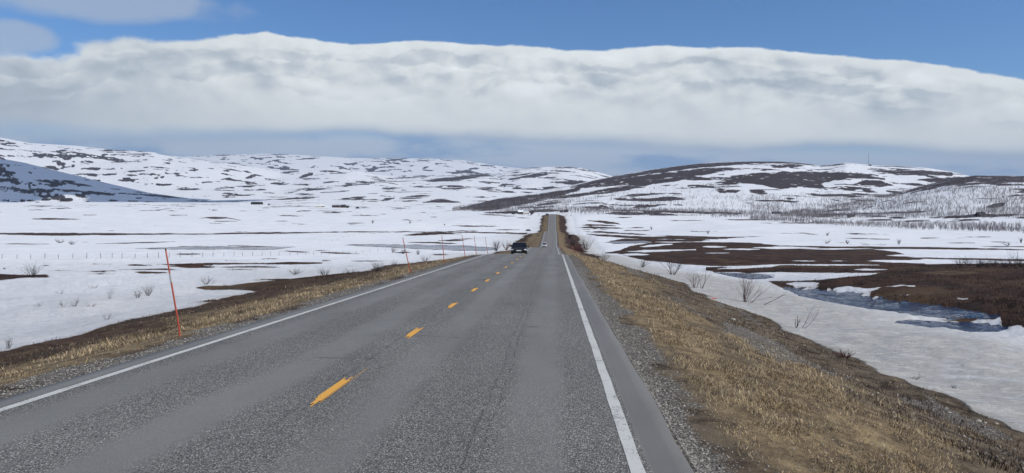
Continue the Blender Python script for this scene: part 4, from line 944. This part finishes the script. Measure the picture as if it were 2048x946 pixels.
# ------------------------------------------------------------------ buildings
def house(u, v, wpx, hpx, label, wall_m, roof_m, rot=.3, deep=.6, Y=None, roofh=.38, chim=True, nwin=3, name='cabin', cat='cabin', lift=0.0):
    x, y, z = hit(u, v) if Y is None else at(u, Y)
    w_ = wpx / F * y; h_ = hpx / F * y; d_ = w_ * deep; wh = h_ * (1 - roofh)
    e = empty(name, (x, y, z), rot, label, cat, 'houses scattered over the valley')
    W = Tubes(); W.box((0, 0, wh / 2 - .4), (w_ / 2, d_ / 2, wh / 2 + .4))
    W.poly([(-w_/2, -d_/2, wh), (-w_/2, d_/2, wh), (-w_/2, 0, h_ - .05), (w_/2, -d_/2, wh), (w_/2, d_/2, wh), (w_/2, 0, h_ - .05)], [(0, 2, 1), (3, 4, 5)])
    W.build('wall', wall_m, e)
    Rf = Tubes(); o = .45; t = .18; sl_ = (h_ - wh) / (d_ / 2)
    for s in (-1, 1):
        A = [(-w_/2 - o, s * (d_/2 + o), wh - o * sl_), (w_/2 + o, s * (d_/2 + o), wh - o * sl_), (w_/2 + o, 0, h_), (-w_/2 - o, 0, h_)]
        Rf.poly([Vector(q) for q in A] + [Vector(q) + Vector((0, 0, t)) for q in A], [(0, 1, 2, 3), (4, 7, 6, 5), (0, 4, 5, 1), (2, 6, 7, 3), (0, 3, 7, 4), (1, 5, 6, 2)])
    rf = Rf.build('roof', roof_m, e)
    if chim:
        C_ = Tubes(); C_.box((w_ * .15, 0, h_ + .3), (.3, .3, .6)); C_.build('chimney', bark_dark, rf)
    for k in range(nwin):
        G = Tubes(); xx = (k - (nwin - 1) / 2) * w_ / (nwin + .6)
        G.box((xx, -d_/2 - .02, wh * .55), (min(.55, w_ * .07), .05, min(.6, wh * .2))); G.build('window', glass_d, e)
    D_ = Tubes(); D_.box((w_ * .44, -d_/2 - .03, min(1.0, wh * .45)), (.45, .05, min(1.0, wh * .42))); D_.build('door', wood_pale if wall_m is not wood_pale else wood_dark, e)
    return e
house(133, 402.5, 20, 6.5, 'dark cabin at the foot of the shaded slope on the far left', wood_dark, roof_dark, .1)
house(93, 400.8, 15, 3.2, 'low dark shed left of the dark cabin under the shaded slope', wood_dark, roof_dark, .1, nwin=1, chim=False, name='shed', cat='shed')
house(514, 409, 22, 5, 'long dark building on the left plain edge, leftmost of the middle farm', wood_dark, roof_dark, 0, deep=.4, name='farm_building', cat='building')
house(538, 410, 4, 2.6, 'tiny dark hut right of the long dark building', wood_dark, roof_dark, .2, nwin=1, chim=False, name='hut', cat='hut')
house(645, 414.5, 8, 5.2, 'pale house standing left of the long dark red barn', wood_pale, roof_snow, .2, name='house', cat='house')
house(634, 414.5, 10, 3.4, 'low pale outbuilding attached left of the pale house', wood_pale, roof_snow, .1, nwin=1, chim=False, name='outbuilding', cat='outbuilding')
house(673, 415, 16, 4.4, 'long dark red barn on the left plain', wood_red, roof_dark, 0, deep=.5, name='barn', cat='barn')
house(687, 415.3, 9, 5.8, 'dark steep house between the red barn and the small dark shed', wood_dark, roof_dark, .5, name='house', cat='house')
house(695, 415.8, 6, 4.4, 'small dark shed at the right end of the red barn group', wood_dark, roof_dark, .1, nwin=1, chim=False, name='shed', cat='shed')
house(715, 416.5, 6, 2.8, 'lone small dark hut right of the red barn group', wood_dark, roof_dark, .3, nwin=1, chim=False, name='hut', cat='hut')
house(1027, 428.5, 7, 4, 'small dark house at the left end of the farm below the wooded ridge', wood_dark, roof_dark, .1, name='house', cat='house')
house(1041, 428.5, 10, 7, 'largest dark farmhouse with snow on its roof left of the far road', wood_dark, roof_snow, .3, name='farmhouse', cat='farmhouse')
house(1053, 429, 9, 4.5, 'pale low building in the middle of the farm left of the far road', wood_pale, roof_snow, .1, name='farm_building', cat='building')
house(1064, 429.3, 6, 3.8, 'small dark red shed between the pale building and the far road', wood_red, roof_dark, .2, nwin=1, chim=False, name='shed', cat='shed')
house(1123, 424.5, 7, 3.4, 'dark red shed in the birches right of the far road top', wood_red, roof_dark, 0, nwin=1, chim=False, name='shed', cat='shed')
house(1132, 424.5, 8, 5.2, 'small dark house with pale gable in the birches right of the far road', wood_dark, roof_dark, .4, name='house', cat='house')
house(1553, 427.5, 17, 4, 'long low dark cabin below the right fell', wood_dark, roof_dark, 0, deep=.4)
house(1961, 432.5, 15, 8, 'dark hip roofed cabin on the right hillside', wood_dark, roof_dark, .2, roofh=.5)
house(1949, 433, 9, 4.2, 'pale brown annex on the left side of the dark hillside cabin', wood_pale, roof_dark, .2, nwin=1, chim=False, name='annex', cat='annex')
house(1702, 434, 12, 4.2, 'small dark cabin at the forest edge of the near right hill', wood_dark, roof_dark, .1)

# radio mast on the fell
x, y, z = hit(1737, 331.5)
mh = 24 / F * y
e = empty('radio_mast', (x, y, z), 0, 'tall thin radio mast on the skyline of the right fell', 'mast')
M_ = Tubes()
for k in range(3):
    t = 2 * math.pi * k / 3; M_.tube([(math.cos(t) * .5, math.sin(t) * .5, -2), (math.cos(t) * .25, math.sin(t) * .25, mh)], [.16, .12], 4)
for i in range(int(mh / 1.5)):
    for k in range(3):
        t, t2 = 2 * math.pi * k / 3, 2 * math.pi * (k + 1) / 3; q = .5 - .25 * i * 1.5 / mh
        M_.tube([(math.cos(t) * q, math.sin(t) * q, i * 1.5), (math.cos(t2) * q, math.sin(t2) * q, i * 1.5 + 1.5)], [.06, .06], 3)
M_.build('lattice', steel_m, e)
G_ = Tubes()
for k in range(3):
    t = 2 * math.pi * k / 3 + .4; G_.tube([(math.cos(t) * 20, math.sin(t) * 20, -3), (0, 0, mh * .8)], [.03, .03], 3)
G_.build('guy_wire', steel_m, e)
Hb = Tubes(); Hb.box((4, 0, 1.0), (3, 2, 1.6)); Hb.poly([(.8, -2.2, 2.6), (7.2, -2.2, 2.6), (7.2, 2.2, 2.6), (.8, 2.2, 2.6), (.8, 0, 3.6), (7.2, 0, 3.6)], [(0, 1, 5, 4), (3, 4, 5, 2), (0, 4, 3), (1, 2, 5), (0, 3, 2, 1)])
o = Hb.build('equipment_hut', wood_dark); o.location = (x, y - 3, z); tag(o, 'dark equipment hut at the foot of the radio mast', 'hut')

# marker on the plain
x, y, z = hit(889, 452.5)
e = empty('marker_board', (x, y, z), 0, 'dark marker board on a post far out on the left plain', 'marker')
Tb = Tubes(); Tb.tube([(0, 0, -.3), (0, 0, 1.6)], [.07, .07], 6); Tb.build('post', bark_dark, e)
Tb = Tubes(); Tb.box((0, -.1, 1.7), (.6, .05, .42)); Tb.build('board', roof_dark, e)

# ------------------------------------------------------------------ cars
def car_paint(name, c, coat=1.0, rough=.25):
    m, t, b = material(name)
    P_ = t.n('ShaderNodeNewGeometry').outputs['Position']; n_ = t.noise(P_, 3.0, 5, .6)
    t.put(b.inputs['Base Color'], t.mix(t.m('MULTIPLY', t.sm(n_, .4, .75), .10), c, (.12, .11, .10)))
    b.inputs['Roughness'].default_value = rough; b.inputs['Coat Weight'].default_value = coat; b.inputs['Metallic'].default_value = .1
    return m
black_paint = car_paint('black_car_paint', (.005, .006, .011), .25, .4); white_car = car_paint('white_car_paint', (.75, .76, .77)); grey_paint = car_paint('dark_grey_car_paint', (.03, .032, .038))
tyre_m = simple('tyre_rubber', (.02, .02, .02), .85); rim_m = simple('alloy_rim', (.45, .46, .48), .3, .8); trim_m = simple('black_trim', (.012, .012, .013), .5)
lamp_m = simple('headlight_glass', (.55, .57, .6), .12, emit=.25); plate_m = simple('white_number_plate', (.72, .73, .72), .5); wind_m = simple('tinted_windscreen', (.004, .006, .012), .25)
chrome_m = simple('chrome_trim', (.55, .56, .58), .2, .9); seat_m = simple('grey_seat_cloth', (.08, .08, .08), .9)
def loft(Tb, rings, caps=True):
    b = len(Tb.v); n = len(rings[0])
    for r_ in rings: Tb.v += [tuple(p) for p in r_]
    for i in range(len(rings) - 1):
        for k in range(n):
            k2 = (k + 1) % n; Tb.f.append((b + i * n + k, b + i * n + k2, b + (i + 1) * n + k2, b + (i + 1) * n + k))
    if caps: Tb.f.append(tuple(b + k for k in range(n))[::-1]); Tb.f.append(tuple(b + (len(rings) - 1) * n + k for k in range(n)))
def car(loc, rz, label, paint, L=4.75, W=1.84, H=1.46, belt=.93, hood=.80, cab=(.95, 1.45, 3.25, 4.25), name='parked_car', clear=.2, boxy=0.0, lights=True, group=None):
    """front of the car points to -y of its own frame, y=0 at the nose"""
    e = empty(name, loc, rz, label, 'car', group); hw = W / 2
    def ring(y, w_, zb, zt, sh=.05):
        half = [(0, zb), (w_ * .80, zb), (w_ * .95, zb + .08), (w_, zb + .25), (w_, (zb + zt) * .52), (w_ * .975, zt - .14), (w_ * .92, zt - sh), (w_ * .72, zt), (0, zt + .02)]
        return [(x, y, z) for x, z in half] + [(-x, y, z) for x, z in half[-2:0:-1]]
    st = [(0.0, hw * .80, clear + .12, hood - .22), (.08, hw * .90, clear + .04, hood - .12), (.30, hw * .965, clear, hood - .05), (.8, hw, clear, hood + .02), (cab[0], hw, clear, belt - .02), (L * .5, hw, clear, belt + .01), (cab[3], hw, clear, belt + .04), (L - .35, hw * .97, clear + .03, belt + .02), (L - .06, hw * .90, clear + .1, belt - .04), (L, hw * .84, clear + .18, belt - .14)]
    Tb = Tubes(); loft(Tb, [ring(*s) for s in st]); Tb.build('body', paint, e, True)
    tw = hw * (.74 + boxy * .12)
    def cr(y, w0, w1, z0, z1): return [(-w0, y[0], z0), (w0, y[0], z0), (w1, y[1], z1), (-w1, y[1], z1)]
    # cabin: glazing shell, roof panel and pillars
    c0, c1, c2, c3 = cab; zb = belt - .02; zt = H - .035
    lo_ = [(-hw * .90, c0, zb), (hw * .90, c0, zb), (hw * .92, (c0 + c3) / 2, zb + .02), (hw * .88, c3, zb + .03), (-hw * .88, c3, zb + .03), (-hw * .92, (c0 + c3) / 2, zb + .02)]
    up_ = [(-tw * .96, c1, zt - .04), (tw * .96, c1, zt - .04), (tw, (c1 + c2) / 2, zt), (tw * .94, c2, zt - .03), (-tw * .94, c2, zt - .03), (-tw, (c1 + c2) / 2, zt)]
    G = Tubes(); loft(G, [lo_, up_]); G.build('windows', wind_m, e)
    Rf = Tubes(); r0 = [(x * 1.02, y + (-.03 if y < (c1 + c2) / 2 - .1 else .03 if y > (c1 + c2) / 2 + .1 else 0), z) for x, y, z in up_]
    loft(Rf, [r0, [(x * .99, y, z + .035) for x, y, z in r0], [(x * .8, y * .9 + (c1 + c2) * .05, z + .055) for x, y, z in r0]]); Rf.build('roof', paint, e, True)
    Pl = Tubes()
    for i in range(6): 
        a_, b_ = Vector(lo_[i]), Vector(up_[i]); o_ = Vector((.012 if a_.x > 0 else -.012, -.012 if i < 2 else .012 if i in (3, 4) else 0, 0))
        Pl.tube([a_ + o_, b_ + o_], [.04, .032], 6)
    Pl.build('pillars', paint, e)
    for s in (-1, 1):
        for wy in (.95, L - .95):
            wr = .335
            Tw = Tubes(); n = 24
            for yo, rr in ((-.11, wr * .93), (-.09, wr), (.09, wr), (.11, wr * .93), (.11, wr * .62), (-.11, wr * .62)):
                for k in range(n):
                    t = 2 * math.pi * k / n; Tw.v.append((s * (hw - .115) + yo, wy + math.cos(t) * rr, wr + math.sin(t) * rr))
            for i in range(6):
                for k in range(n):
                    k2 = (k + 1) % n; i2 = (i + 1) % 6; Tw.f.append((i * n + k, i * n + k2, i2 * n + k2, i2 * n + k))
            wo = Tw.build('wheel', tyre_m, e, True)
            Rm = Tubes(); Rm.tube([(s * (hw - .05), wy, wr), (s * (hw - .012), wy, wr)], [wr * .62, wr * .60], 20); m_ = len(Rm.v); Rm.f.append(tuple(range(m_ - 20, m_))); Rm.f.append(tuple(range(0, 20)))
            for k in range(5):
                t = 2 * math.pi * k / 5; Rm.tube([(s * (hw - .005), wy, wr), (s * (hw - .005), wy + math.cos(t) * wr * .58, wr + math.sin(t) * wr * .58)], [.03, .02], 5)
            Rm.build('rim', rim_m, wo)
        Mr = Tubes(); Mr.box((s * (hw + .10), c0 + .42, belt + .10), (.10, .05, .07)); Mr.tube([(s * (hw - .08), c0 + .42, belt + .02), (s * (hw + .06), c0 + .42, belt + .07)], [.025, .025], 5); Mr.build('wing_mirror', paint, e)
        Hl = Tubes()
        hl = [(s * hw * .62, .0, hood - .25), (s * hw * .90, .06, hood - .24), (s * hw * .93, .12, hood - .12), (s * hw * .66, .0, hood - .15)]
        hl2 = [(x * 1.0, y - .06, z) for x, y, z in hl]; loft(Hl, [hl, hl2]); Hl.build('headlight', lamp_m, e)
        Fg = Tubes(); Fg.box((s * hw * .70, .06, clear + .17), (.10, .06, .05)); Fg.build('fog_lamp_housing', trim_m, e)
        Tl = Tubes(); Tl.box((s * hw * .72, L - .02, belt - .18), (.2, .05, .08)); Tl.build('tail_light', wood_red, e)
    Gr = Tubes(); Gr.box((0, .005, hood - .27), (hw * .46, .05, .085)); Gr.box((0, .02, clear + .15), (hw * .52, .05, .06)); Gr.build('grille', trim_m, e)
    Ch = Tubes(); Ch.box((0, -.045, hood - .27), (hw * .44, .006, .008)); Ch.build('chrome_bar', chrome_m, e)
    Np = Tubes(); Np.box((0, -.05, clear + .30), (.27, .012, .058)); Np.build('number_plate', plate_m, e)
    return e
def on_road(x, y): return (x, y, float(np.interp(y, RY, RZ)) - .012 * abs(x + 2.5))
slope = math.atan((road_f(88) - road_f(83)) / 5)
c = car(on_road(-4.05, 83.0), 0, 'black saloon with lit headlights coming over the crest in the left lane', black_paint, W=1.86, H=1.43, name='oncoming_car'); c.rotation_euler = (float(slope), 0, .02)
c = car(on_road(-4.05, 292.0), 0, 'small distant white car in the left lane down in the dip', white_car, L=4.4, W=1.9, H=1.72, belt=1.02, hood=.95, cab=(.85, 1.35, 3.7, 4.25), name='oncoming_car', boxy=.6); c.rotation_euler = (0, 0, .02)
x, y, z = at(1068, 640)
c = car((x - 2.4, y, z + .02), R(90), 'dark car parked sideways on the snow left of the far road', grey_paint, name='parked_car', H=1.5)
x, y, z = at(1096, 768)
c = car((x, y, float(road_f(768)) - .06), R(20), 'dark van pulled off on the left verge at the top of the far road', black_paint, L=4.9, W=1.9, H=2.0, belt=1.15, hood=1.1, cab=(.6, 1.1, 4.5, 4.85), name='parked_van', boxy=.9); c['category'] = 'van'

# ------------------------------------------------------------------ birches
def birch_mesh(name, seed, h, nb, rt, rb, sides=3, lvl=0):
    rng = random.Random(seed); Tb = Tubes()
    for s in range(rng.choice([1, 2, 2, 3])):
        lean = Vector((rng.gauss(0, .16), rng.gauss(0, .16), 1)); hh = h * rng.uniform(.75, 1.05)
        pts = [Vector((rng.gauss(0, .12), rng.gauss(0, .12), -.4))]
        for i in range(4): pts.append(pts[-1] + lean * (hh + .4) / 4 + Vector((rng.gauss(0, .10), rng.gauss(0, .10), 0)))
        Tb.tube(pts, [rt, rt * .8, rt * .6, rt * .4, rt * .15], sides)
        for k in range(nb):
            t = rng.uniform(.25, .97); i = min(3, int(t * 4)); p = pts[i].lerp(pts[i + 1], t * 4 - i)
            a = rng.uniform(0, 2 * math.pi); d = Vector((math.cos(a), math.sin(a), rng.uniform(.5, 1.5))).normalized()
            l_ = h * rng.uniform(.16, .34) * (1.15 - t * .6)
            q = p + d * l_ * .55 + Vector((0, 0, l_ * .05)); Tb.tube([p, q, q + d * l_ * .45 + Vector((0, 0, l_ * .12))], [rb, rb * .75, rb * .3], 3)
    return Tb
def tree_spots():
    rng = np.random.default_rng(12)
    out = []
    # candidate pixels in the woods, weighted by how dark the wood looks in the photograph
    zones = [  # (u0,u1, v0 fn, v1 fn, number)
     (1500, 2130, lambda u: np.interp(u, [1500, 1700, 2048, 2130], [436, 444, 452, 454]), lambda u: np.interp(u, [1500, 1700, 1850, 2048, 2130], [440, 453, 460, 465, 467]), 2100),
     (1560, 2130, lambda u: np.interp(u, [1560, 1650, 1750, 1850, 1900, 1950, 2130], [427, 416, 399, 375, 369, 370, 362]), lambda u: np.interp(u, [1560, 2048, 2130], [437, 436, 436]), 10500),
     (1160, 1560, lambda u: np.interp(u, [1160, 1560], [418, 424]), lambda u: np.interp(u, [1160, 1400, 1560], [430, 434, 437]), 2600),
     (1000, 1560, lambda u: np.interp(u, [1000, 1100, 1200, 1300, 1400, 1560], [400, 392, 384, 378, 366, 396]), lambda u: np.interp(u, [1000, 1560], [426, 428]), 5200),
     (1500, 1800, lambda u: np.interp(u, [1500, 1600, 1800], [392, 388, 394]), lambda u: np.interp(u, [1500, 1600, 1700, 1800], [430, 424, 408, 388]), 2200),
     (905, 1160, lambda u: np.interp(u, [905, 1000, 1100, 1160], [416, 398, 384, 380]), lambda u: np.interp(u, [905, 1000, 1160], [422, 425, 428]), 2600),
     (1650, 1900, lambda u: np.interp(u, [1650, 1750, 1850, 1900], [414, 397, 371, 360]), lambda u: np.interp(u, [1650, 1750, 1850, 1900], [420, 403, 377, 367]), 900),
    ]
    rr = ROWS[(ROWS > 480) & (ROWS < 3200)]; aa = np.linspace(a_of(880), a_of(2150), 900)
    YG, AG = np.meshgrid(rr, aa, indexing='ij'); CM = np.maximum.accumulate((height(AG * YG, YG) - CAMH) / YG, 0)
    for u0, u1, f0, f1, n in zones:
        U = rng.uniform(u0, u1, n); Vv = f0(U) + (f1(U) - f0(U)) * rng.uniform(0, 1, n)
        D = np.array([ray(a, b) for a, b in zip(U, Vv)])
        j = np.clip(np.rint((D[:, 0] - aa[0]) / (aa[1] - aa[0])).astype(int), 0, len(aa) - 1)
        i = np.array([np.searchsorted(CM[:, q], bb_) for q, bb_ in zip(j, D[:, 2])]); good = i < len(rr); i = np.minimum(i, len(rr) - 1)
        y = rr[i] * rng.uniform(.99, 1.003, n); x = D[:, 0] * y; z = height(x, y)
        cl = fbm(x * .02, y * .02, 55, 3)
        keep = good & (rng.uniform(0, 1, n) < np.clip((cl - .30) * 4, .15, 1)) & (y > 480)
        out.append(np.stack([x, y, z], 1)[keep])
    P = np.concatenate(out)
    extra = []
    return P[np.argsort(P[:, 1])]
spots = tree_spots()
blds = np.array([o.location[:2] for o in bpy.data.objects if o.get('category') in ('cabin', 'house', 'shed', 'hut', 'farmhouse', 'annex', 'building', 'barn', 'outbuilding')])
dd = np.sqrt(((spots[:, None, :2] - blds[None]) ** 2).sum(-1)).min(1)
spots = spots[dd > 9]
rng = random.Random(77)
variants = [birch_mesh('birch_tree', 500 + i, 4.0, 22, .07, .036).build('birch_tree', birch_m, link=False).data for i in range(8)]
NI = 290
for i in range(min(NI, len(spots))):
    p = spots[i]; o = bpy.data.objects.new('birch_tree', variants[i % 8]); col.objects.link(o)
    o.location = p; o.rotation_euler = (0, 0, rng.uniform(0, 6.28)); s = rng.uniform(.45, 1.0); o.scale = (s, s, s)
    tag(o, 'small bare grey birch in the band of woodland at the foot of the right hill', 'birch', 'bare birches at the foot of the right hill')
# the woods beyond, as one mass
lows = []
for i in range(10):
    Tb = birch_mesh('x', 700 + i, 4.4, 9, .08, .05); V_ = np.array(Tb.v); F_ = np.array([f for f in Tb.f]); lows.append((V_, F_))
VV, FF = [], []; off_ = 0
for i in range(NI, len(spots)):
    V_, F_ = lows[i % 10]; a = rng.uniform(0, 6.28); s = rng.uniform(.55, 1.1); c_, s_ = math.cos(a) * s, math.sin(a) * s
    fat = np.interp(spots[i, 1], [600, 2500], [1, 1.25])
    W_ = np.stack([V_[:, 0] * c_ - V_[:, 1] * s_, V_[:, 0] * s_ + V_[:, 1] * c_, V_[:, 2] * s * fat], 1) + spots[i]
    VV.append(W_); FF.append(F_ + off_); off_ += len(V_)
if VV:
    o = mesh_from('birch_wood', np.concatenate(VV), np.concatenate(FF), birch_m, False); tag(o, 'grey leafless birch woodland covering the right hillsides', 'woodland', kind='stuff')
    print('trees', len(spots))

# ------------------------------------------------------------------ grass, twigs and stones
def blades(name, pts, hgt, wid, lean_amt, colours, mat, label, cat, seed, curl=.5):
    rng = np.random.default_rng(seed); n = len(pts)
    a = rng.uniform(0, 2 * np.pi, n); la = fbm(pts[:, 0] * 1.1, pts[:, 1] * .7, seed + 60, 3) * 16 + rng.normal(0, .75, n); le = rng.uniform(.2, 1, n) * lean_amt
    h = hgt * rng.uniform(.45, 1.2, n) * (.45 + 2.2 * np.clip(fbm(pts[:, 0] * 2.2, pts[:, 1] * 1.6, seed + 70, 3) - .32, 0, .5)) * np.where(rng.uniform(0, 1, n) > .985, 1.9, 1); wv = wid * rng.uniform(.7, 1.3, n)
    dx, dy = np.cos(a) * wv / 2, np.sin(a) * wv / 2
    lx, ly = np.cos(la) * le * h, np.sin(la) * le * h
    b = pts - np.array([0, 0, .01])
    m = b + np.stack([lx * .35, ly * .35, h * .6], 1); t = b + np.stack([lx, ly, h * np.clip(1 - curl * le, .12, 1)], 1)
    d = np.stack([dx, dy, dx * 0], 1)
    V = np.stack([b - d, b + d, m + d * .75, m - d * .75, t], 1).reshape(-1, 3)
    i = np.arange(n)[:, None] * 5
    Ft = np.concatenate([i + np.array([[0, 1, 2]]), i + np.array([[0, 2, 3]]), i + np.array([[3, 2, 4]])])
    ci = rng.integers(0, len(colours), n); C = np.array(colours)[ci] * rng.uniform(.7, 1.2, (n, 1)) * (.62 + .8 * fbm(pts[:, 0] * 1.3, pts[:, 1] * .5, seed + 80, 4)[:, None])
    o = mesh_from(name, V, Ft, mat, False, {'tint': np.repeat(C, 5, 0)}); return tag(o, label, cat, kind='stuff')
mbl, T, B = material('dry_blades'); T.put(B.inputs['Base Color'], T.attrc('tint')); B.inputs['Roughness'].default_value = .8
def scatter(n, ylo, yhi, xfun, seed, keepf):
    rng = np.random.default_rng(seed)
    y = 1 / rng.uniform(1 / yhi, 1 / ylo, n) ; x = xfun(y, rng.uniform(0, 1, n))
    z = height(x, y); k = keepf(x, y, rng.uniform(0, 1, n)); return np.stack([x, y, z], 1)[k]
def gold_at(x, y):
    bare, gold, grav, dirt, wet, cut, bank = ground_fields(x, y, height(x, y), np.zeros(x.shape, int)); return bare, gold, grav
def kg(x, y, r):
    b, g, gr = gold_at(x, y); cl = fbm(x * 1.4, y * .9, 91, 4, .6); return (b > .3) & (r < (g * 1.3 + .06) * (1 - gr * .93) * np.clip((cl - .38) * 4.5, .04, 1))
PG = [scatter(150000, 4.2, 75, lambda y, r: XR + .5 + r * 6.3, 201, kg), scatter(60000, 7, 75, lambda y, r: XL - .5 - r * 8.0, 202, kg)]
GR = np.concatenate(PG); hg = np.interp(GR[:, 1], [4, 15, 75], [.075, .11, .17]); wg = np.interp(GR[:, 1], [4, 15, 75], [.0045, .009, .035])
gcols = [(.54, .41, .23), (.46, .35, .19), (.34, .265, .16), (.58, .47, .30), (.20, .15, .095), (.11, .08, .055), (.40, .29, .15), (.24, .20, .14), (.15, .105, .07)]
blades('dry_grass', GR, hg, wg, 1.7, gcols, mbl, 'short matted dry yellow grass on both road banks', 'grass', 7)
def kt(x, y, r):
    b, g, gr = gold_at(x, y); cl = fbm(x * .8, y * .8, 95, 3); return (b > .5) & (r > g) & (r < np.clip((cl - .35) * 5, .04, 1))
PT = [scatter(26000, 5, 70, lambda y, r: XR + 3 + r * 4.2, 211, kt), scatter(30000, 9, 75, lambda y, r: XL - 2.0 - r * 8.0, 212, kt)]
TW = np.concatenate(PT)
blades('low_scrub', TW, np.interp(TW[:, 1], [4, 70], [.08, .16]), np.interp(TW[:, 1], [4, 15, 75], [.006, .010, .03]), .8, [(.06, .035, .025), (.09, .05, .035), (.045, .03, .022), (.12, .09, .05)], mbl, 'dark brown low scrub on the outer road banks', 'scrub', 8)
def kh(x, y, r):
    b, g, gr = gold_at(x, y); cl = fbm(x * .35, y * .35, 97, 4); return (b > .5) & (r < np.clip((cl - .33) * 4, .03, 1))
PH = [scatter(110000, 27, 120, lambda y, r: 15 + r * (y * .64 + 12 - 15).clip(1), 221, kh), scatter(20000, 28, 90, lambda y, r: -14 - r * 20, 222, kh)]
HT = np.concatenate(PH)
blades('heath', HT, np.interp(HT[:, 1], [25, 120], [.16, .24]), np.interp(HT[:, 1], [25, 120], [.012, .035]), 1.3, [(.045, .024, .016), (.072, .038, .024), (.028, .016, .011), (.10, .055, .024), (.06, .038, .018)], mbl, 'dark brown heath of knee high twigs right of the stream', 'heath', 9, curl=.3)

stone_m = bpy.data.materials.new('grey_gravel'); stone_m.use_nodes = True
T = NT(stone_m.node_tree); B = stone_m.node_tree.nodes['Principled BSDF']; T.put(B.inputs['Base Color'], T.attrc('tint')); B.inputs['Roughness'].default_value = .85
def stones(name, pts, size, cols, label, seed):
    rng = np.random.default_rng(seed); n = len(pts)
    base = np.array([(1, 0, 0), (0, 1, 0), (-1, 0, 0), (0, -1, 0), (0, 0, .7), (0, 0, -.6)], float)
    V = base[None] * (1 + rng.uniform(-.35, .35, (n, 6, 1))) + rng.uniform(-.2, .2, (n, 6, 3))
    a = rng.uniform(0, 2 * np.pi, n); c_, s_ = np.cos(a), np.sin(a)
    V = np.stack([V[..., 0] * c_[:, None] - V[..., 1] * s_[:, None], V[..., 0] * s_[:, None] + V[..., 1] * c_[:, None], V[..., 2]], -1) * (size[:, None, None] / 2) + pts[:, None, :]
    fb = np.array([(0, 1, 4), (1, 2, 4), (2, 3, 4), (3, 0, 4), (1, 0, 5), (2, 1, 5), (3, 2, 5), (0, 3, 5)])
    Ft = (np.arange(n)[:, None, None] * 6 + fb[None]).reshape(-1, 3)
    ci = rng.integers(0, len(cols), n); C = np.array(cols)[ci] * rng.uniform(.7, 1.2, (n, 1))
    o = mesh_from(name, V.reshape(-1, 3), Ft, stone_m, False, {'tint': np.repeat(C, 6, 0)}); return tag(o, label, 'gravel', kind='stuff')
def ks(x, y, r):
    b, g, gr = gold_at(x, y); return r < gr * .9 + .03
ST = np.concatenate([scatter(60000, 4.2, 40, lambda y, r: XR + .03 + r * 6.5 * r, 231, ks), scatter(16000, 8, 40, lambda y, r: XL - .05 - r * 1.3, 232, ks)])
rs = np.random.default_rng(3).uniform(0, 1, len(ST)); ssz = (.009 + .022 * rs ** 3) * np.interp(ST[:, 1], [4, 12, 40], [1, 1.2, 2.0])
stones('gravel', ST, ssz, [(.22, .21, .19), (.15, .145, .135), (.32, .305, .275), (.10, .095, .09), (.44, .42, .38), (.25, .225, .19)], 'loose grey gravel along the asphalt edges and on the right bank', 17)
def kp(x, y, r): return r < .9
SP = scatter(420, 6, 30, lambda y, r: XR + 3.4 + r * 3.1, 233, kp)
stones('pebbles', SP, np.random.default_rng(5).uniform(.025, .06, len(SP)), [(.40, .38, .33), (.30, .29, .27), (.5, .48, .42)], 'pale pebbles strewn over the lower part of the right bank', 18)
# a few larger stones one can point at
BS = [(1957, 843, 10, 'flat pale yellow stone at the lower right edge of the bank'), (1993, 848, 7, 'rounded pale stone right of the flat yellow stone'), (1466, 640, 9, 'whitish stone on the dark part of the right bank'), (1899, 826, 7, 'grey stone in the dark soil near the snow edge'), (1638, 735, 6, 'light stone among brown scrub in the middle of the right bank'), (1970, 846, 6, 'small grey stone between the two pale stones lower right'), (1893, 817, 5, 'small pale stone just above the grey stone near the snow edge'), (1609, 691, 5, 'small white stone at the top edge of the right bank')]
for i, (u, v, s, lb) in enumerate(BS):
    x, y, z = hit(u, v); sz = s / F * y; rng2 = random.Random(i)
    bmv = []; import bmesh
    bm_ = bmesh.new(); bmesh.ops.create_icosphere(bm_, subdivisions=2, radius=sz / 2)
    for q in bm_.verts: q.co = Vector((q.co.x * 1.1, q.co.y * .8, q.co.z * .55)) * (1 + rng2.uniform(-.12, .12))
    me = bpy.data.meshes.new('stone'); bm_.to_mesh(me); bm_.free(); me.materials.append(simple('pale_stone', (.42, .40, .33), .85, scale=30, var=.25))
    o = bpy.data.objects.new('stone', me); col.objects.link(o); o.location = (x, y, z + sz * .1); tag(o, lb, 'stone', 'larger stones on the right bank')

# ------------------------------------------------------------------ air
hz = Tubes().box((-2000, 9800, 440), (42500, 10400, 520)); hm = bpy.data.materials.new('pale_air'); hm.use_nodes = True
hm.node_tree.nodes.remove(hm.node_tree.nodes['Principled BSDF']); pv = hm.node_tree.nodes.new('ShaderNodeVolumePrincipled')
pv.inputs['Color'].default_value = (.60, .77, 1.0, 1); pv.inputs['Density'].default_value = 3.6e-5
hm.node_tree.links.new(pv.outputs[0], hm.node_tree.nodes['Material Output'].inputs['Volume'])
o = hz.build('haze', hm); o['kind'] = 'stuff'
# ------------------------------------------------------------------ render settings
scene.cycles.use_denoising = True
scene.cycles.max_bounces = 6; scene.cycles.diffuse_bounces = 3
